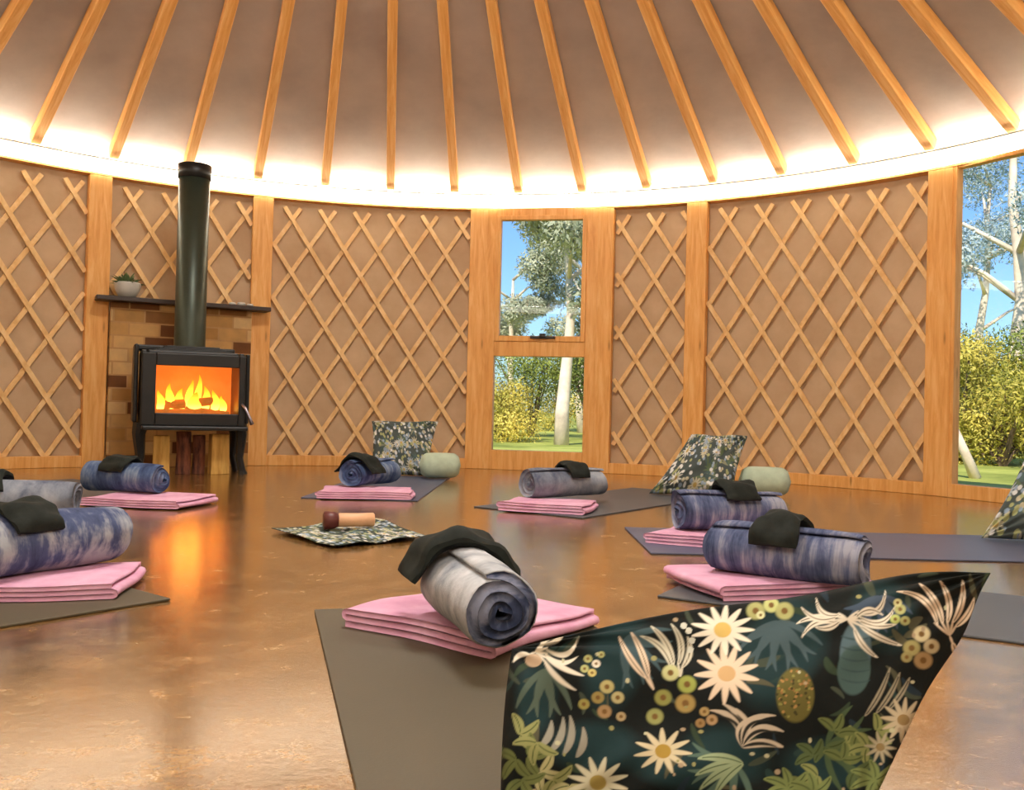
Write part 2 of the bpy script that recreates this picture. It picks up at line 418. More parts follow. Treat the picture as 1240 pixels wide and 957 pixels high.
# ------------------------------------------------------------------ windows (flat, between posts)
def window_frame_basis(a, b, r_=R + .01):
    A = ring_pt(a, r_); B = ring_pt(b, r_); e = (B - A).normalized()
    rz = math.atan2(e.y, e.x); return A, (B - A).length, rz
A, Lw, rz = window_frame_basis(*WIN1)
w1 = empty('window_1', A, rz); tag(w1, 'tall narrow pine window with an opening sash above a fixed pane', 'window', kind='structure')
def rects(name, boxes, mat, parent, bevel=.004):
    mb = MB()
    for b_ in boxes: mb.bx(*b_)
    return mb.build(name, mat, parent, bevel=bevel)
xl, xr = .155, .925
rects('frame', [(.06, xl, -.03, .05, .0, 2.215), (xr, Lw - .05, -.03, .05, .0, 2.215), (xl, xr, -.03, .05, 2.15, 2.215), (xl, xr, -.035, .05, .96, 1.085), (xl, xr, -.035, .05, .0, .165)], M['pine_z'], w1)
sash = rects('sash', [(xl, .197, -.045, .02, 1.085, 2.15), (.888, xr, -.045, .02, 1.085, 2.15), (.197, .888, -.045, .02, 2.112, 2.15), (.197, .888, -.045, .02, 1.085, 1.132)], M['pine_z'], w1)
rects('pane', [(.197, .888, -.005, .0, 1.132, 2.112)], M['glass'], sash, 0)
rects('latch', [(.47, .68, -.075, -.045, 1.108, 1.128), (.55, .60, -.09, -.045, 1.122, 1.15)], M['charcoal'], sash, .003)
rects('pane', [(xl, xr, .0, .005, .165, .96)], M['glass'], w1, 0)
A, Lw2, rz = window_frame_basis(*WIN2)
w2 = empty('window_2', A, rz); tag(w2, 'large full height window at the right edge of the photo', 'window', kind='structure')
rects('frame', [(.05, .115, -.02, .05, .0, 2.22), (Lw2 - .115, Lw2 - .05, -.02, .05, 0, 2.22), (.115, Lw2 - .115, -.01, .05, 2.19, 2.22), (.115, Lw2 - .115, -.03, .05, 0, .09)], M['pine_z'], w2)
rects('pane', [(.115, Lw2 - .115, .0, .005, .09, 2.19)], M['glass'], w2, 0)

# ------------------------------------------------------------------ brick surround
A, Lb, rz = window_frame_basis(-.651, -.368, R)
hb = empty('brick_surround', A, rz); tag(hb, 'low wall of mixed tan and brown bricks behind the stove, topped by a dark ledge', 'fireplace')
mb = MB(); mb.bx(.09, Lb - .09, -.10, -.02, 0, 1.25); mb.build('brick_wall', M['brick'], hb, bevel=.004)
mb = MB(); mb.bx(-.02, Lb + .04, -.20, -.045, 1.25, 1.285); mb.build('ledge', M['darkslate'], hb, bevel=.006)
e_ = Vector((math.cos(rz), math.sin(rz), 0)); nn = Vector((-math.sin(rz), math.cos(rz), 0))
def on_ledge(x, y=-.1): return A + e_ * x + nn * y + Vector((0, 0, 1.285))
# potted plant on the ledge
pp = empty('potted_plant', on_ledge(.2, -.1)); tag(pp, 'small leafy plant in a pale pot at the left end of the ledge', 'plant')
mb = MB(); mb.lathe([(0, .0), (.055, 0), (.085, .05), (.098, .1), (.092, .115), (.08, .11), (.0, .095)], 24); mb.build('pot', M['pot'], pp, smooth=True)
mb = MB()
for i in range(60):
    a_ = random.uniform(0, 2 * PI); el = random.uniform(.2, 1.4); l_ = random.uniform(.07, .13)
    d = Vector((math.cos(a_) * math.cos(el), math.sin(a_) * math.cos(el), math.sin(el))); s_ = d.cross(Vector((0, 0, 1))).normalized() * .014
    b0 = Vector((0, 0, .1)) + Vector((d.x, d.y, 0)) * .03; mid = b0 + d * l_ * .55; tip = b0 + d * l_ - Vector((0, 0, .02))
    mb.add([b0, mid + s_, tip, mid - s_], [(0, 1, 2, 3)])
mb.build('leaves', M['leafgreen'], pp)
for i, (x, r_) in enumerate([(.98, .03), (1.05, .036), (1.12, .028)]):
    mb = MB(); mb.lathe([(.001, 0), (r_ * .8, .004), (r_, r_ * .45), (r_ * .75, r_ * .85), (.001, r_ * .95)], 16)
    o = mb.build('pebble', M['pot'], loc=on_ledge(x, -.1), smooth=True)
    tag(o, ['pale stone on the ledge, left one of the three right of the flue', 'largest pale stone on the ledge right of the flue', 'pale stone on the ledge nearest its right end'][i], 'stone', 'pale stones on the ledge')

# ------------------------------------------------------------------ wood stove
SX, SY = -2.30, 6.53; SRZ = .42
st = empty('wood_stove', (SX, SY, 0), SRZ); tag(st, 'black cast iron wood stove with a glowing fire behind its glass door', 'stove')
# local: x right, -y toward the room centre
fr = -.22; bkk = .22; hx = .34; z0, z1 = .35, .86
mb = MB()
wx0, wx1, wz0, wz1 = -.245, .30, .43, .755
mb.bx(-hx, hx, bkk - .03, bkk, z0, z1); mb.bx(-hx, -hx + .04, fr, bkk - .03, z0, z1); mb.bx(hx - .04, hx, fr, bkk - .03, z0, z1)
mb.bx(-hx + .04, hx - .04, fr, bkk - .03, z1 - .05, z1); mb.bx(-hx + .04, hx - .04, fr, bkk - .03, z0, z0 + .05)
mb.build('firebox', M['steel'], st, bevel=.012)
mb = MB(); mb.bx(-hx + .041, hx - .041, bkk - .05, bkk - .031, z0 + .05, z1 - .05); mb.build('firebrick_lining', M['firelit_brick'], st)
# arched front shroud and curved top
def shroud(xs, y0, y1, zt, zb, name, par):
    mb = MB(); prof = []
    for i in range(13):
        a_ = PI * i / 12; prof.append((xs * (-math.cos(a_)) , 0))
    out = [(-xs, zb), (-xs, zt - .05)] + [(-xs + .05 - .05 * math.cos(t), zt - .05 + .05 * math.sin(t)) for t in np.linspace(.3, PI / 2, 4)] + \
          [(xs - .05 + .05 * math.sin(t), zt - .05 + .05 * math.cos(t)) for t in np.linspace(0, PI / 2 - .3, 4)] + [(xs, zt - .05), (xs, zb)]
    n = len(out); vs = [(x, y, z) for y in (y0, y1) for x, z in out]
    inn = [(x * .93, z - (.012 if z > zt - .06 else 0)) for x, z in out]
    vs += [(x, y, z) for y in (y0, y1) for x, z in inn]
    fs = []
    for i in range(n - 1):
        fs += [(i, i + 1, n + i + 1, n + i), (2 * n + i, 3 * n + i, 3 * n + i + 1, 2 * n + i + 1), (i, 2 * n + i, 2 * n + i + 1, i + 1), (n + i, n + i + 1, 3 * n + i + 1, 3 * n + i)]
    mb.add(vs, fs); return mb.build(name, M['steel'], par, bevel=.003)
mb = MB(); mb.bx(-.385, -.355, -.17, .26, .36, .90); mb.build('heat_shield', M['steel'], st, bevel=.012)
mb = MB(); mb.bx(.355, .385, -.17, .26, .36, .86); mb.build('heat_shield', M['steel'], st, bevel=.012)
mb = MB()
for q in range(5): mb.bx(-.26 + q * .02, .26 - q * .02, -.16 + q*.01, .16, .86 + q * .008, .868 + q * .008)
mb.build('top_plate', M['steel'], st, bevel=.003)
mb = MB(); mb.bx(-.385, -.10, .0, .27, .865, .905); mb.bx(.13, .30, .0, .27, .865, .90); mb.build('rear_shield', M['steel'], st, bevel=.012)
# door with window opening
dr = empty('door', (0, fr - .012, 0)); dr.parent = st
mb = MB(); y0, y1 = -.025, .010
mb.bx(-.335, wx0, y0, y1, .345, .84); mb.bx(wx1, .345, y0, y1, .345, .84); mb.bx(wx0, wx1, y0, y1, wz1, .84); mb.bx(wx0, wx1, y0, y1, .345, wz0)
mb.build('door_frame', M['steel'], dr, bevel=.006)
mb = MB(); mb.bx(wx0 + .001, wx1 - .001, -.008, -.004, wz0 + .001, wz1 - .001); mb.build('door_glass', M['glass'], dr)
mb = MB(); mb.tube([(.325, -.03, .50), (.345, -.065, .47), (.375, -.075, .40), (.39, -.075, .36)], [.01, .01, .012, .015], 10)
M['chrome'] = m_plain('steel_handle', srgb(170, 165, 180), .3, .9)
h_ = mb.build('handle', M['chrome'], dr, smooth=True); h_['label'] = 'bright metal handle'
# ash lip
mb = MB(); mb.bx(-.33, .36, fr - .12, fr - .0, .315, .345); mb.build('ash_lip', M['steel'], st, bevel=.01)
for sx in (-1, 1):
    for sy in (-1, 1):
        mb = MB(); x = sx * .325; y = sy * .19
        mb.tube([(x, y, .355), (x + sx * .012, y, .28), (x + sx * .0, y, .12), (x + sx * .02, y, .03), (x + sx * .028, y, 0)], [.045, .038, .026, .026, .034], 8)
        mb.build('leg', M['steel'], st)
# logs + flames inside
for i, (x, z, ry, l_) in enumerate([(-.1, .425, .05, .34), (.12, .43, -.1, .3), (.0, .50, .12, .36)]):
    mb = MB(); mb.tube([(x - l_ / 2, -.02 + .04 * i, z - l_ / 2 * ry), (x + l_ / 2, .0 + .02 * i, z + l_ / 2 * ry)], [.036, .03], 9); mb.build('burning_log', M['ember'], st)
fx = [(-.2, .15, .05), (-.13, .2, .06), (-.06, .17, .06), (.0, .23, .055), (.055, .27, .05), (.11, .19, .06), (.17, .16, .055), (.23, .12, .05), (-.16, .1, .08), (.03, .14, .1)]
for i, (x, hgt, w) in enumerate(fx):
    mb = MB(); pts = []; rad = []
    for j in range(9):
        t = j / 8; pts.append((x + .018 * math.sin(5 * t + i) * t, .06 + .03 * ((i % 3) - 1), .44 + hgt * t)); rad.append(max(.001, w * .62 * math.sin(PI * (.18 + .82 * t)) ** .8 * (1 - .35 * t)))
    mb.tube(pts, rad, 8); mb.build('flame', M['flame'], st, smooth=True)
# flue
mb = MB(); mb.lathe([(.108, .872), (.108, 2.215), (.100, 2.215), (.100, .872)], 40, (-.01, .07, 0)); fp = mb.build('flue_pipe', M['flue'], st, smooth=True)
mb = MB(); mb.lathe([(.108, 2.12), (.116, 2.122), (.116, 2.222), (.100, 2.222), (.098, 2.18)], 40, (-.01, .07, 0)); mb.build('collar', M['steel'], fp, smooth=True)
mb = MB(); mb.lathe([(.108, .89), (.128, .886), (.132, .87), (.13, .862)], 40, (-.01, .07, 0)); mb.build('base_ring', M['steel'], fp, smooth=True)
mb = MB(); mb.lathe([(.062, 2.1), (.062, 2.25), (.062, 2.85), (.03, 2.86)], 24, (-.01, .07, 0)); mb.build('inner_pipe', M['steel'], fp, smooth=True) if False else None

# firewood under the stove
cr, sr = math.cos(SRZ), math.sin(SRZ)
def sloc(x, y, z=0): return Vector((SX + x * cr - y * sr, SY + x * sr + y * cr, z))
for i, (x, w, hh, mt, lab) in enumerate([(-.19, .115, .27, 'split_wood', 'pale split firewood block standing at the left under the stove'),
                                         (-.045, .10, .30, 'log_bark', 'dark bark covered log left of centre under the stove'),
                                         (.06, .085, .275, 'log_bark', 'dark bark covered log right of centre under the stove'),
                                         (.19, .14, .285, 'split_wood', 'wide pale split firewood block at the right under the stove')]):
    mb = MB(); n = 7
    if mt == 'log_bark': mb.tube([(0, 0, 0), (.004, 0, hh * .5), (0, 0, hh)], [w * .52, w * .5, w * .52], 11)
    else:
        ps = [(-w / 2, -.05), (0.0, -.062), (w / 2, -.045), (w / 2 - .01, .05), (-w / 2 + .02, .06)]
        vs = [(a_, b_, 0) for a_, b_ in ps] + [(a_ * .93, b_ * .93, hh) for a_, b_ in ps]
        mb.add(vs, [(4, 3, 2, 1, 0), (5, 6, 7, 8, 9)] + [(j, (j + 1) % 5, 5 + (j + 1) % 5, 5 + j) for j in range(5)])
    o = mb.build('firewood_log', M[mt], loc=sloc(x, -.07 - .02 * (i % 2)), rz=SRZ + .1 * i, bevel=.004)
    tag(o, lab, 'firewood', 'firewood under the stove')

# ------------------------------------------------------------------ yoga stations
def yoga_mat(corner, d, length, width, side, mt, label):
    """corner: inner corner; d: direction outward; side=+1 mat extends to the left of d, -1 right"""
    d = Vector((d[0], d[1], 0)).normalized(); p = Vector((-d.y, d.x, 0)) * side
    c = Vector((corner[0], corner[1], 0)) + d * length / 2 + p * width / 2
    nx, ny = 24, 8; mb = MB()
    P = np.zeros((nx + 1, ny + 1, 3))
    mb.box((0, 0, .0035), (length, width, .006))
    o = mb.build('yoga_mat', M[mt], loc=c, rz=math.atan2(d.y, d.x), bevel=.002)
    tag(o, label, 'yoga mat', 'yoga mats laid in a ring'); return o

def ribbon(path, th, y0, y1, ny, jit, seed):
    """thick strip following path (x,z) extruded along y with soft random waviness"""
    r_ = np.random.default_rng(seed)
    P = np.array(path, float); n = len(P)
    T = np.gradient(P, axis=0); T /= np.linalg.norm(T, axis=1)[:, None] + 1e-9; Nn = np.stack([-T[:, 1], T[:, 0]], 1)
    A_ = P + Nn * th / 2; B_ = P - Nn * th / 2
    prof = np.concatenate([A_, B_[::-1]]); m_ = len(prof)
    ys = np.linspace(y0, y1, ny)
    ph = r_.uniform(0, 6, 8)
    V = np.zeros((ny, m_, 3))
    for i, y in enumerate(ys):
        w = jit * (np.sin(9 * y + ph[0]) + .6 * np.sin(23 * y + ph[1] + prof[:, 0] * 12))
        V[i, :, 0] = prof[:, 0] * (1 + .5 * jit * math.sin(7 * y + ph[2])) + jit * 1.2 * math.sin(13 * y + ph[3])
        V[i, :, 1] = y + jit * np.sin(prof[:, 0] * 15 + ph[4]) * 1.0
        V[i, :, 2] = prof[:, 1] + w * .35 * np.clip(prof[:, 1] / .03, 0, 1)
    verts = V.reshape(-1, 3).tolist()
    f = [(i * m_ + j, i * m_ + (j + 1) % m_, (i + 1) * m_ + (j + 1) % m_, (i + 1) * m_ + j) for i in range(ny - 1) for j in range(m_)]
    f += [tuple(range(m_))[::-1], tuple((ny - 1) * m_ + j for j in range(m_))]
    # caps as quads between the two sides
    f = f[:-2]
    h = n
    for base_, fl_ in ((0, 1), ((ny - 1) * m_, 0)):
        for j in range(h - 1):
            q = (base_ + j, base_ + j + 1, base_ + m_ - 2 - j, base_ + m_ - 1 - j)
            f.append(q if fl_ else q[::-1])
    return verts, f

def towel_path(w, layers, gap):
    """serpentine fold, x from -w/2..w/2"""
    pts = []; z = gap * .5
    for k in range(layers):
        xs = np.linspace(-w / 2, w / 2, 9) if k % 2 == 0 else np.linspace(w / 2, -w / 2, 9)
        inset = .006 * k
        for x in xs: pts.append((x * (1 - inset), z))
        if k < layers - 1:
            sx = 1 if k % 2 == 0 else -1
            for a_ in (-.6, 0, .6):
                pts.append((sx * (w / 2 * (1 - inset) + gap * .5 * math.cos(a_)), z + gap * .5 + gap * .5 * math.sin(a_)))
        z += gap
    return pts

def towel(c, ang, w, dpt, label, layers=4, gap=.0115, seed=0, z=.0075, curl=0):
    gap = gap * layers / 3 * .84; layers = 3
    mb = MB(); v, f = ribbon(towel_path(w, layers, gap), gap * .9, -dpt / 2, dpt / 2, 22, .008, seed)
    mb.add(v, f)
    o = mb.build('folded_sheet', M['pink'], loc=(c[0], c[1], z), rz=ang, smooth=True, subd=1)
    tag(o, label, 'folded sheet', 'pink folded sheets'); return o

def roll(c, d, length, rad, mt, label, zb, seed=0, inner=None, turns=3.6, squash=.94):
    """blanket rolled into a spiral; local x is the axis"""
    r_ = np.random.default_rng(seed); ph = r_.uniform(0, 6, 9)
    th = rad / (turns + .35); n = int(turns * 26)
    ts = np.linspace(0, 1, n); ang = 2 * PI * turns * ts
    rr = th * .45 + (rad - th * .95) * ts
    off = 1.9 - ang[-1]; py, pz = rr * np.cos(ang + off), rr * np.sin(ang + off)
    P = np.stack([py, pz], 1); T = np.gradient(P, axis=0); T /= np.linalg.norm(T, axis=1)[:, None]; Nn = np.stack([-T[:, 1], T[:, 0]], 1)
    tk = th * .80 * np.ones(n); tk[-3:] *= np.array([.9, .7, .35])
    prof = np.concatenate([P + Nn * tk[:, None] / 2, (P - Nn * tk[:, None] / 2)[::-1]]); m_ = len(prof)
    ny = 26; mb = MB(); V = np.zeros((ny, m_, 3))
    rad_l = np.linalg.norm(prof, axis=1)
    for i in range(ny):
        x = -length / 2 + length * i / (ny - 1)
        a_ = np.arctan2(prof[:, 1], prof[:, 0])
        e = abs(2 * i / (ny - 1) - 1)
        s_ = 1 + .03 * math.sin(9 * x + ph[0]) + .02 * np.sin(3 * a_ + 11 * x + ph[1]) + .014 * np.sin(7 * a_ + 25 * x + ph[2])
        s_ = s_ * (1 - .07 * e ** 10)
        tele = .014 * np.sin(rad_l * 60 + ph[3]) * (1 if i == ny - 1 else .8 if i == 0 else 0) * (1 if i else -1)
        V[i, :, 0] = x + tele + .006 * np.sin(2 * a_ + ph[4]) * e
        V[i, :, 1] = prof[:, 0] * s_ * 1.03
        V[i, :, 2] = prof[:, 1] * s_ * squash
    fs = [(i * m_ + j, i * m_ + (j + 1) % m_, (i + 1) * m_ + (j + 1) % m_, (i + 1) * m_ + j) for i in range(ny - 1) for j in range(m_)]
    capf = []
    for base_, fl_ in ((0, 1), ((ny - 1) * m_, 0)):
        for j in range(n - 1):
            q = (base_ + j, base_ + j + 1, base_ + m_ - 2 - j, base_ + m_ - 1 - j)
            fs.append(q if fl_ else q[::-1])
    mb.add(V.reshape(-1, 3).tolist(), fs)
    zc = zb + (rad - th * .5) * squash
    o = mb.build('rolled_blanket', M[mt], loc=(c[0], c[1], zc), rz=math.atan2(d[1], d[0]), smooth=True)
    if inner:
        o.data.materials.append(M[inner]); me = o.data; nsides = (ny - 1) * m_
        idx = np.zeros(len(me.polygons), int)
        for k_ in range(nsides):
            j = k_ % m_
            jj = j if j < n else m_ - 1 - j
            if jj < n - 27: idx[k_] = 1
        jj = np.tile(np.arange(n - 1), 2); idx[nsides:] = 1
        me.polygons.foreach_set('material_index', idx.tolist())
    tag(o, label, 'rolled blanket', 'rolled blankets, one per mat'); return o, zc

def drape(rollc, d, zc, rad, along, w, half, label, seed=0, droop=1.0, thick=.02, skew=0.0, name='eye_pillow'):
    """a soft flat black cloth laid across the roll: strip bent over the roll's back"""
    r_ = np.random.default_rng(seed); ph = r_.uniform(0, 6, 8)
    d = Vector((d[0], d[1], 0)).normalized()
    nu, nv = 26, 12; R0 = rad * .955 + thick * .5
    top = np.zeros((nu, nv, 3)); bot = np.zeros((nu, nv, 3))
    for i in range(nu):
        U = 2 * i / (nu - 1) - 1
        for j in range(nv):
            Vv = 2 * j / (nv - 1) - 1
            arc = U * half
            a_ = arc / R0; lim = .95 * droop
            if abs(a_) <= lim: y, z = R0 * math.sin(a_), R0 * math.cos(a_)
            else:
                s_ = math.copysign(1, a_); ex = abs(arc) - lim * R0
                y, z = s_ * (R0 * math.sin(lim) + ex * math.cos(lim)), R0 * math.cos(lim) - ex * math.sin(lim)
            nrm = Vector((0, y, z)).normalized() if abs(a_) <= lim else Vector((0, math.copysign(math.sin(lim), a_), math.cos(lim)))
            t = thick * (.3 + .7 * ((1 - abs(U) ** 6) * (1 - abs(Vv) ** 5)) ** .5) * (1 + .25 * math.sin(5 * U + ph[0]) * math.cos(3 * Vv + ph[1]))
            lift = .005 * math.sin(6 * U + 3 * Vv + ph[2]) + .003 * math.sin(13 * U + ph[4])
            x = Vv * w / 2 * (1 + .10 * math.sin(4 * U + ph[3])) + skew * U
            b0 = Vector((x, y, z))
            top[i, j] = b0 + nrm * (t / 2 + lift); bot[i, j] = b0 - nrm * (t / 2 - abs(lift) * .3)
    mb = MB(); mb.grid(top); mb.grid(bot[::-1])
    # side seams
    for Ag, Bg in ((top[0], bot[0]), (top[-1], bot[-1]), (top[:, 0], bot[:, 0]), (top[:, -1], bot[:, -1])): mb.grid(np.stack([Ag, Bg]))
    o = mb.build(name, M['blackcloth'], loc=(rollc[0] + d.x * along, rollc[1] + d.y * along, zc), rz=math.atan2(d.y, d.x), smooth=True)
    tag(o, label, 'eye pillow', 'black eye pillows laid over the rolled blankets'); return o

# mats
MAT = {}
yoga_mat((-.48, 2.285), (.26, -.966), 1.73, .64, 1, 'mat_olive', 'dark olive yoga mat in the foreground beside the large pillow')
yoga_mat((-.87, 2.37), (-.62, -.78), 1.73, .61, -1, 'mat_olive', 'dark yoga mat cut by the left edge under the nearer left blanket roll')
yoga_mat((-1.78, 3.2), (-1, -.02), 1.73, .61, -1, 'mat_slate', 'dark yoga mat at the left edge hidden under the pale grey blanket roll')
yoga_mat((-1.52, 4.76), (-.77, .63), 1.6, .6, 1, 'mat_slate', 'dark yoga mat in front of the stove, mostly hidden under its pink sheet')
yoga_mat((-.50, 4.97), (.035, 1), 1.73, .64, 1, 'mat_blue', 'slate yoga mat leading back to the patterned pillow left of the narrow window')
yoga_mat((.35, 4.36), (.585, .81), 1.73, .66, 1, 'mat_slate', 'dark grey yoga mat in front of the narrow window, running right to a patterned pillow')
yoga_mat((.52, 3.33), (1, .01), 1.73, .72, 1, 'mat_blue', 'blue grey yoga mat running out to the pillow at the right edge')
yoga_mat((.42, 2.56), (.87, -.49), 1.73, .64, 1, 'mat_slate', 'dark yoga mat on the right whose outer end shows beyond the large pillow')

ZT = .0075
def zroll(layers, gap=.0115): return ZT + layers * gap * .84 - .001
# S1 near
towel((-.08, 2.155), math.atan2(-.58, .81), .42, .40, 'pink folded sheet on the foreground olive mat under the nearest roll', 4, .0125, 1)
c1 = (-.072, 1.935); d1 = (.32, -.95)
_, zc = roll(c1, d1, .37, .092, 'roll_grey', 'pale grey rolled blanket with a dark spiral end facing the viewer, nearest of all', zroll(4, .0125), 1, 'roll_inner', 3.3, .98)
drape(c1, d1, zc, .090, -.12, .13, .155, 'long black eye pillow draped over the back of the nearest blanket roll', 1, 1.05, .036, .02)
# S2
towel((-1.275, 2.44), .22, .50, .33, 'pink folded sheet at the left edge under the nearer blue roll', 4, .0115, 2)
c2 = (-1.285, 2.475); d2 = (-.5, -.87)
_, zc = roll(c2, d2, .50, .098, 'roll_blue', 'blue and grey dyed rolled blanket at the left edge, nearer of the two there', zroll(4), 2, None, 3.6, .92)
drape(c2, d2, zc, .094, .04, .14, .12, 'black eye pillow slumped over the nearer blue roll at the left edge', 2, 1.0, .03)
# S3
towel((-2.03, 3.5), .1, .45, .33, 'pink folded sheet at the left edge under the pale grey roll behind', 3, .0115, 3)
c3 = (-1.90, 3.50); d3 = (-.96, -.28)
_, zc = roll(c3, d3, .44, .098, 'roll_mid', 'pale grey rolled blanket at the left edge, behind the blue one', zroll(3), 3, None, 3.6, .92)
drape(c3, d3, zc, .098, .10, .16, .12, 'black eye pillow on the pale grey roll cut by the left edge', 3, 1.0, .03)
# S4
towel((-1.77, 4.50), -.16, .50, .36, 'pink folded sheet on the mat in front of the stove', 4, .0115, 4)
c4 = (-1.96, 4.66); d4 = (-.96, .26)
_, zc = roll(c4, d4, .44, .092, 'roll_deep', 'deep blue and grey rolled blanket in front of the stove', zroll(4), 4, None, 3.2, .92)
drape(c4, d4, zc, .092, .02, .15, .12, 'black eye pillow on the roll in front of the stove', 4, 1.0, .025)
# S5
towel((-.80, 5.14), .07, .50, .36, 'pink folded sheet under the small blue roll left of centre', 4, .0115, 5)
c5 = (-.82, 5.42); d5 = (.42, .9)
_, zc = roll(c5, d5, .42, .095, 'roll_deep', 'blue rolled blanket left of centre with its end facing the viewer', zroll(4), 5, None, 3.2, .92)
drape(c5, d5, zc, .095, -.12, .15, .17, 'black eye pillow lying flat across the blue roll left of centre', 5, .9, .025)
# S6
towel((.205, 4.68), -.31, .43, .36, 'pink folded sheet on the mat in front of the narrow window', 4, .0125, 6)
c6 = (.30, 4.98); d6 = (.86, .5)
_, zc = roll(c6, d6, .46, .096, 'roll_mid', 'grey rolled blanket lying in front of the narrow window', zroll(4), 6, None, 3.2, .92)
drape(c6, d6, zc, .096, .04, .13, .13, 'black eye pillow on the grey roll in front of the narrow window', 6, 1.0, .025)
# S7
towel((.86, 3.61), -.5, .52, .36, 'pink folded sheet at the right, under the farther of the two right rolls', 4, .0115, 7)
c7 = (.90, 3.74); d7 = (.985, .17)
_, zc = roll(c7, d7, .44, .096, 'roll_streak', 'lavender streaked rolled blanket at the right, farther of the two there', zroll(4), 7, None, 3.6, .92)
drape(c7, d7, zc, .10, .02, .15, .12, 'black eye pillow on the farther lavender roll at the right', 7, 1.0, .03)
# S8
towel((.775, 2.72), .30, .50, .34, 'pink folded sheet at the right, under the nearer of the two right rolls', 4, .0125, 8)
c8 = (.80, 2.64); d8 = (.84, -.54)
_, zc = roll(c8, d8, .43, .09, 'roll_streak', 'slate blue streaked rolled blanket at the right, nearer of the two there', zroll(4, .0125), 8, None, 3.6, .92)
drape(c8, d8, zc, .088, -.01, .125, .13, 'black eye pillow on the nearer slate blue roll at the right', 8, 1.0, .035)

# ------------------------------------------------------------------ printed pillows
def lin(c): return np.array(srgb(*c)[:3]) * .78
class Paint:
    """flat print: leaves, daisies and dots laid over a dark ground, in design units"""
    def __init__(s, X, Y, base):
        s.X, s.Y = X, Y; s.C = np.ones(X.shape + (3,)) * lin(base)
    def put(s, mask, c, soft=None):
        a = np.clip(mask, 0, 1)[..., None]; s.C = s.C * (1 - a) + lin(c) * a
    def blob(s, x, y, rx, ry, c, rot=0, edge=.12):
        dx, dy = s.X - x, s.Y - y; ca, sa = math.cos(rot), math.sin(rot)
        u, v = (dx * ca + dy * sa) / rx, (-dx * sa + dy * ca) / ry
        r_ = np.sqrt(u * u + v * v); s.put((1 - r_) / edge + .5, c)
    def leaf(s, x0, y0, x1, y1, w, c, bend=0, vein=None):
        dx, dy = x1 - x0, y1 - y0; L_ = math.hypot(dx, dy)
        t = ((s.X - x0) * dx + (s.Y - y0) * dy) / L_ / L_; q = (-(s.X - x0) * dy + (s.Y - y0) * dx) / L_
        q = q - bend * L_ * 4 * t * (1 - t)
        ww = w * np.sqrt(np.clip(np.sin(PI * np.clip(t, 0, 1)), 0, 1)) * (1.1 - .4 * t)
        m_ = (ww - np.abs(q)) / 1.6 + .5; m_[(t < 0) | (t > 1)] = 0
        s.put(m_, c)
        if vein:
            m_ = (.9 - np.abs(q)) / 1.2 + .3; m_[(t < .05) | (t > .9)] = 0; s.put(m_, vein)
    def daisy(s, x, y, r_, n, c, cc, rot=0, squash=.85):
        dx, dy = s.X - x, (s.Y - y) / squash; rr = np.hypot(dx, dy); a_ = np.arctan2(dy, dx) - rot
        k = np.abs(((a_ * n / (2 * PI)) + .5) % 1 - .5) * 2 * PI / n * rr     # arc distance to the petal axis
        t = rr / r_; w = .125 * r_ * np.sqrt(np.clip(np.sin(PI * np.clip(t, 0, 1) ** .8), 0, 1)) * (1 - .2 * t)
        m_ = (w - k) / 2 + .5; m_[t > 1] = 0
        s.put(m_, c); s.blob(x, y, r_ * .27, r_ * .24, cc)

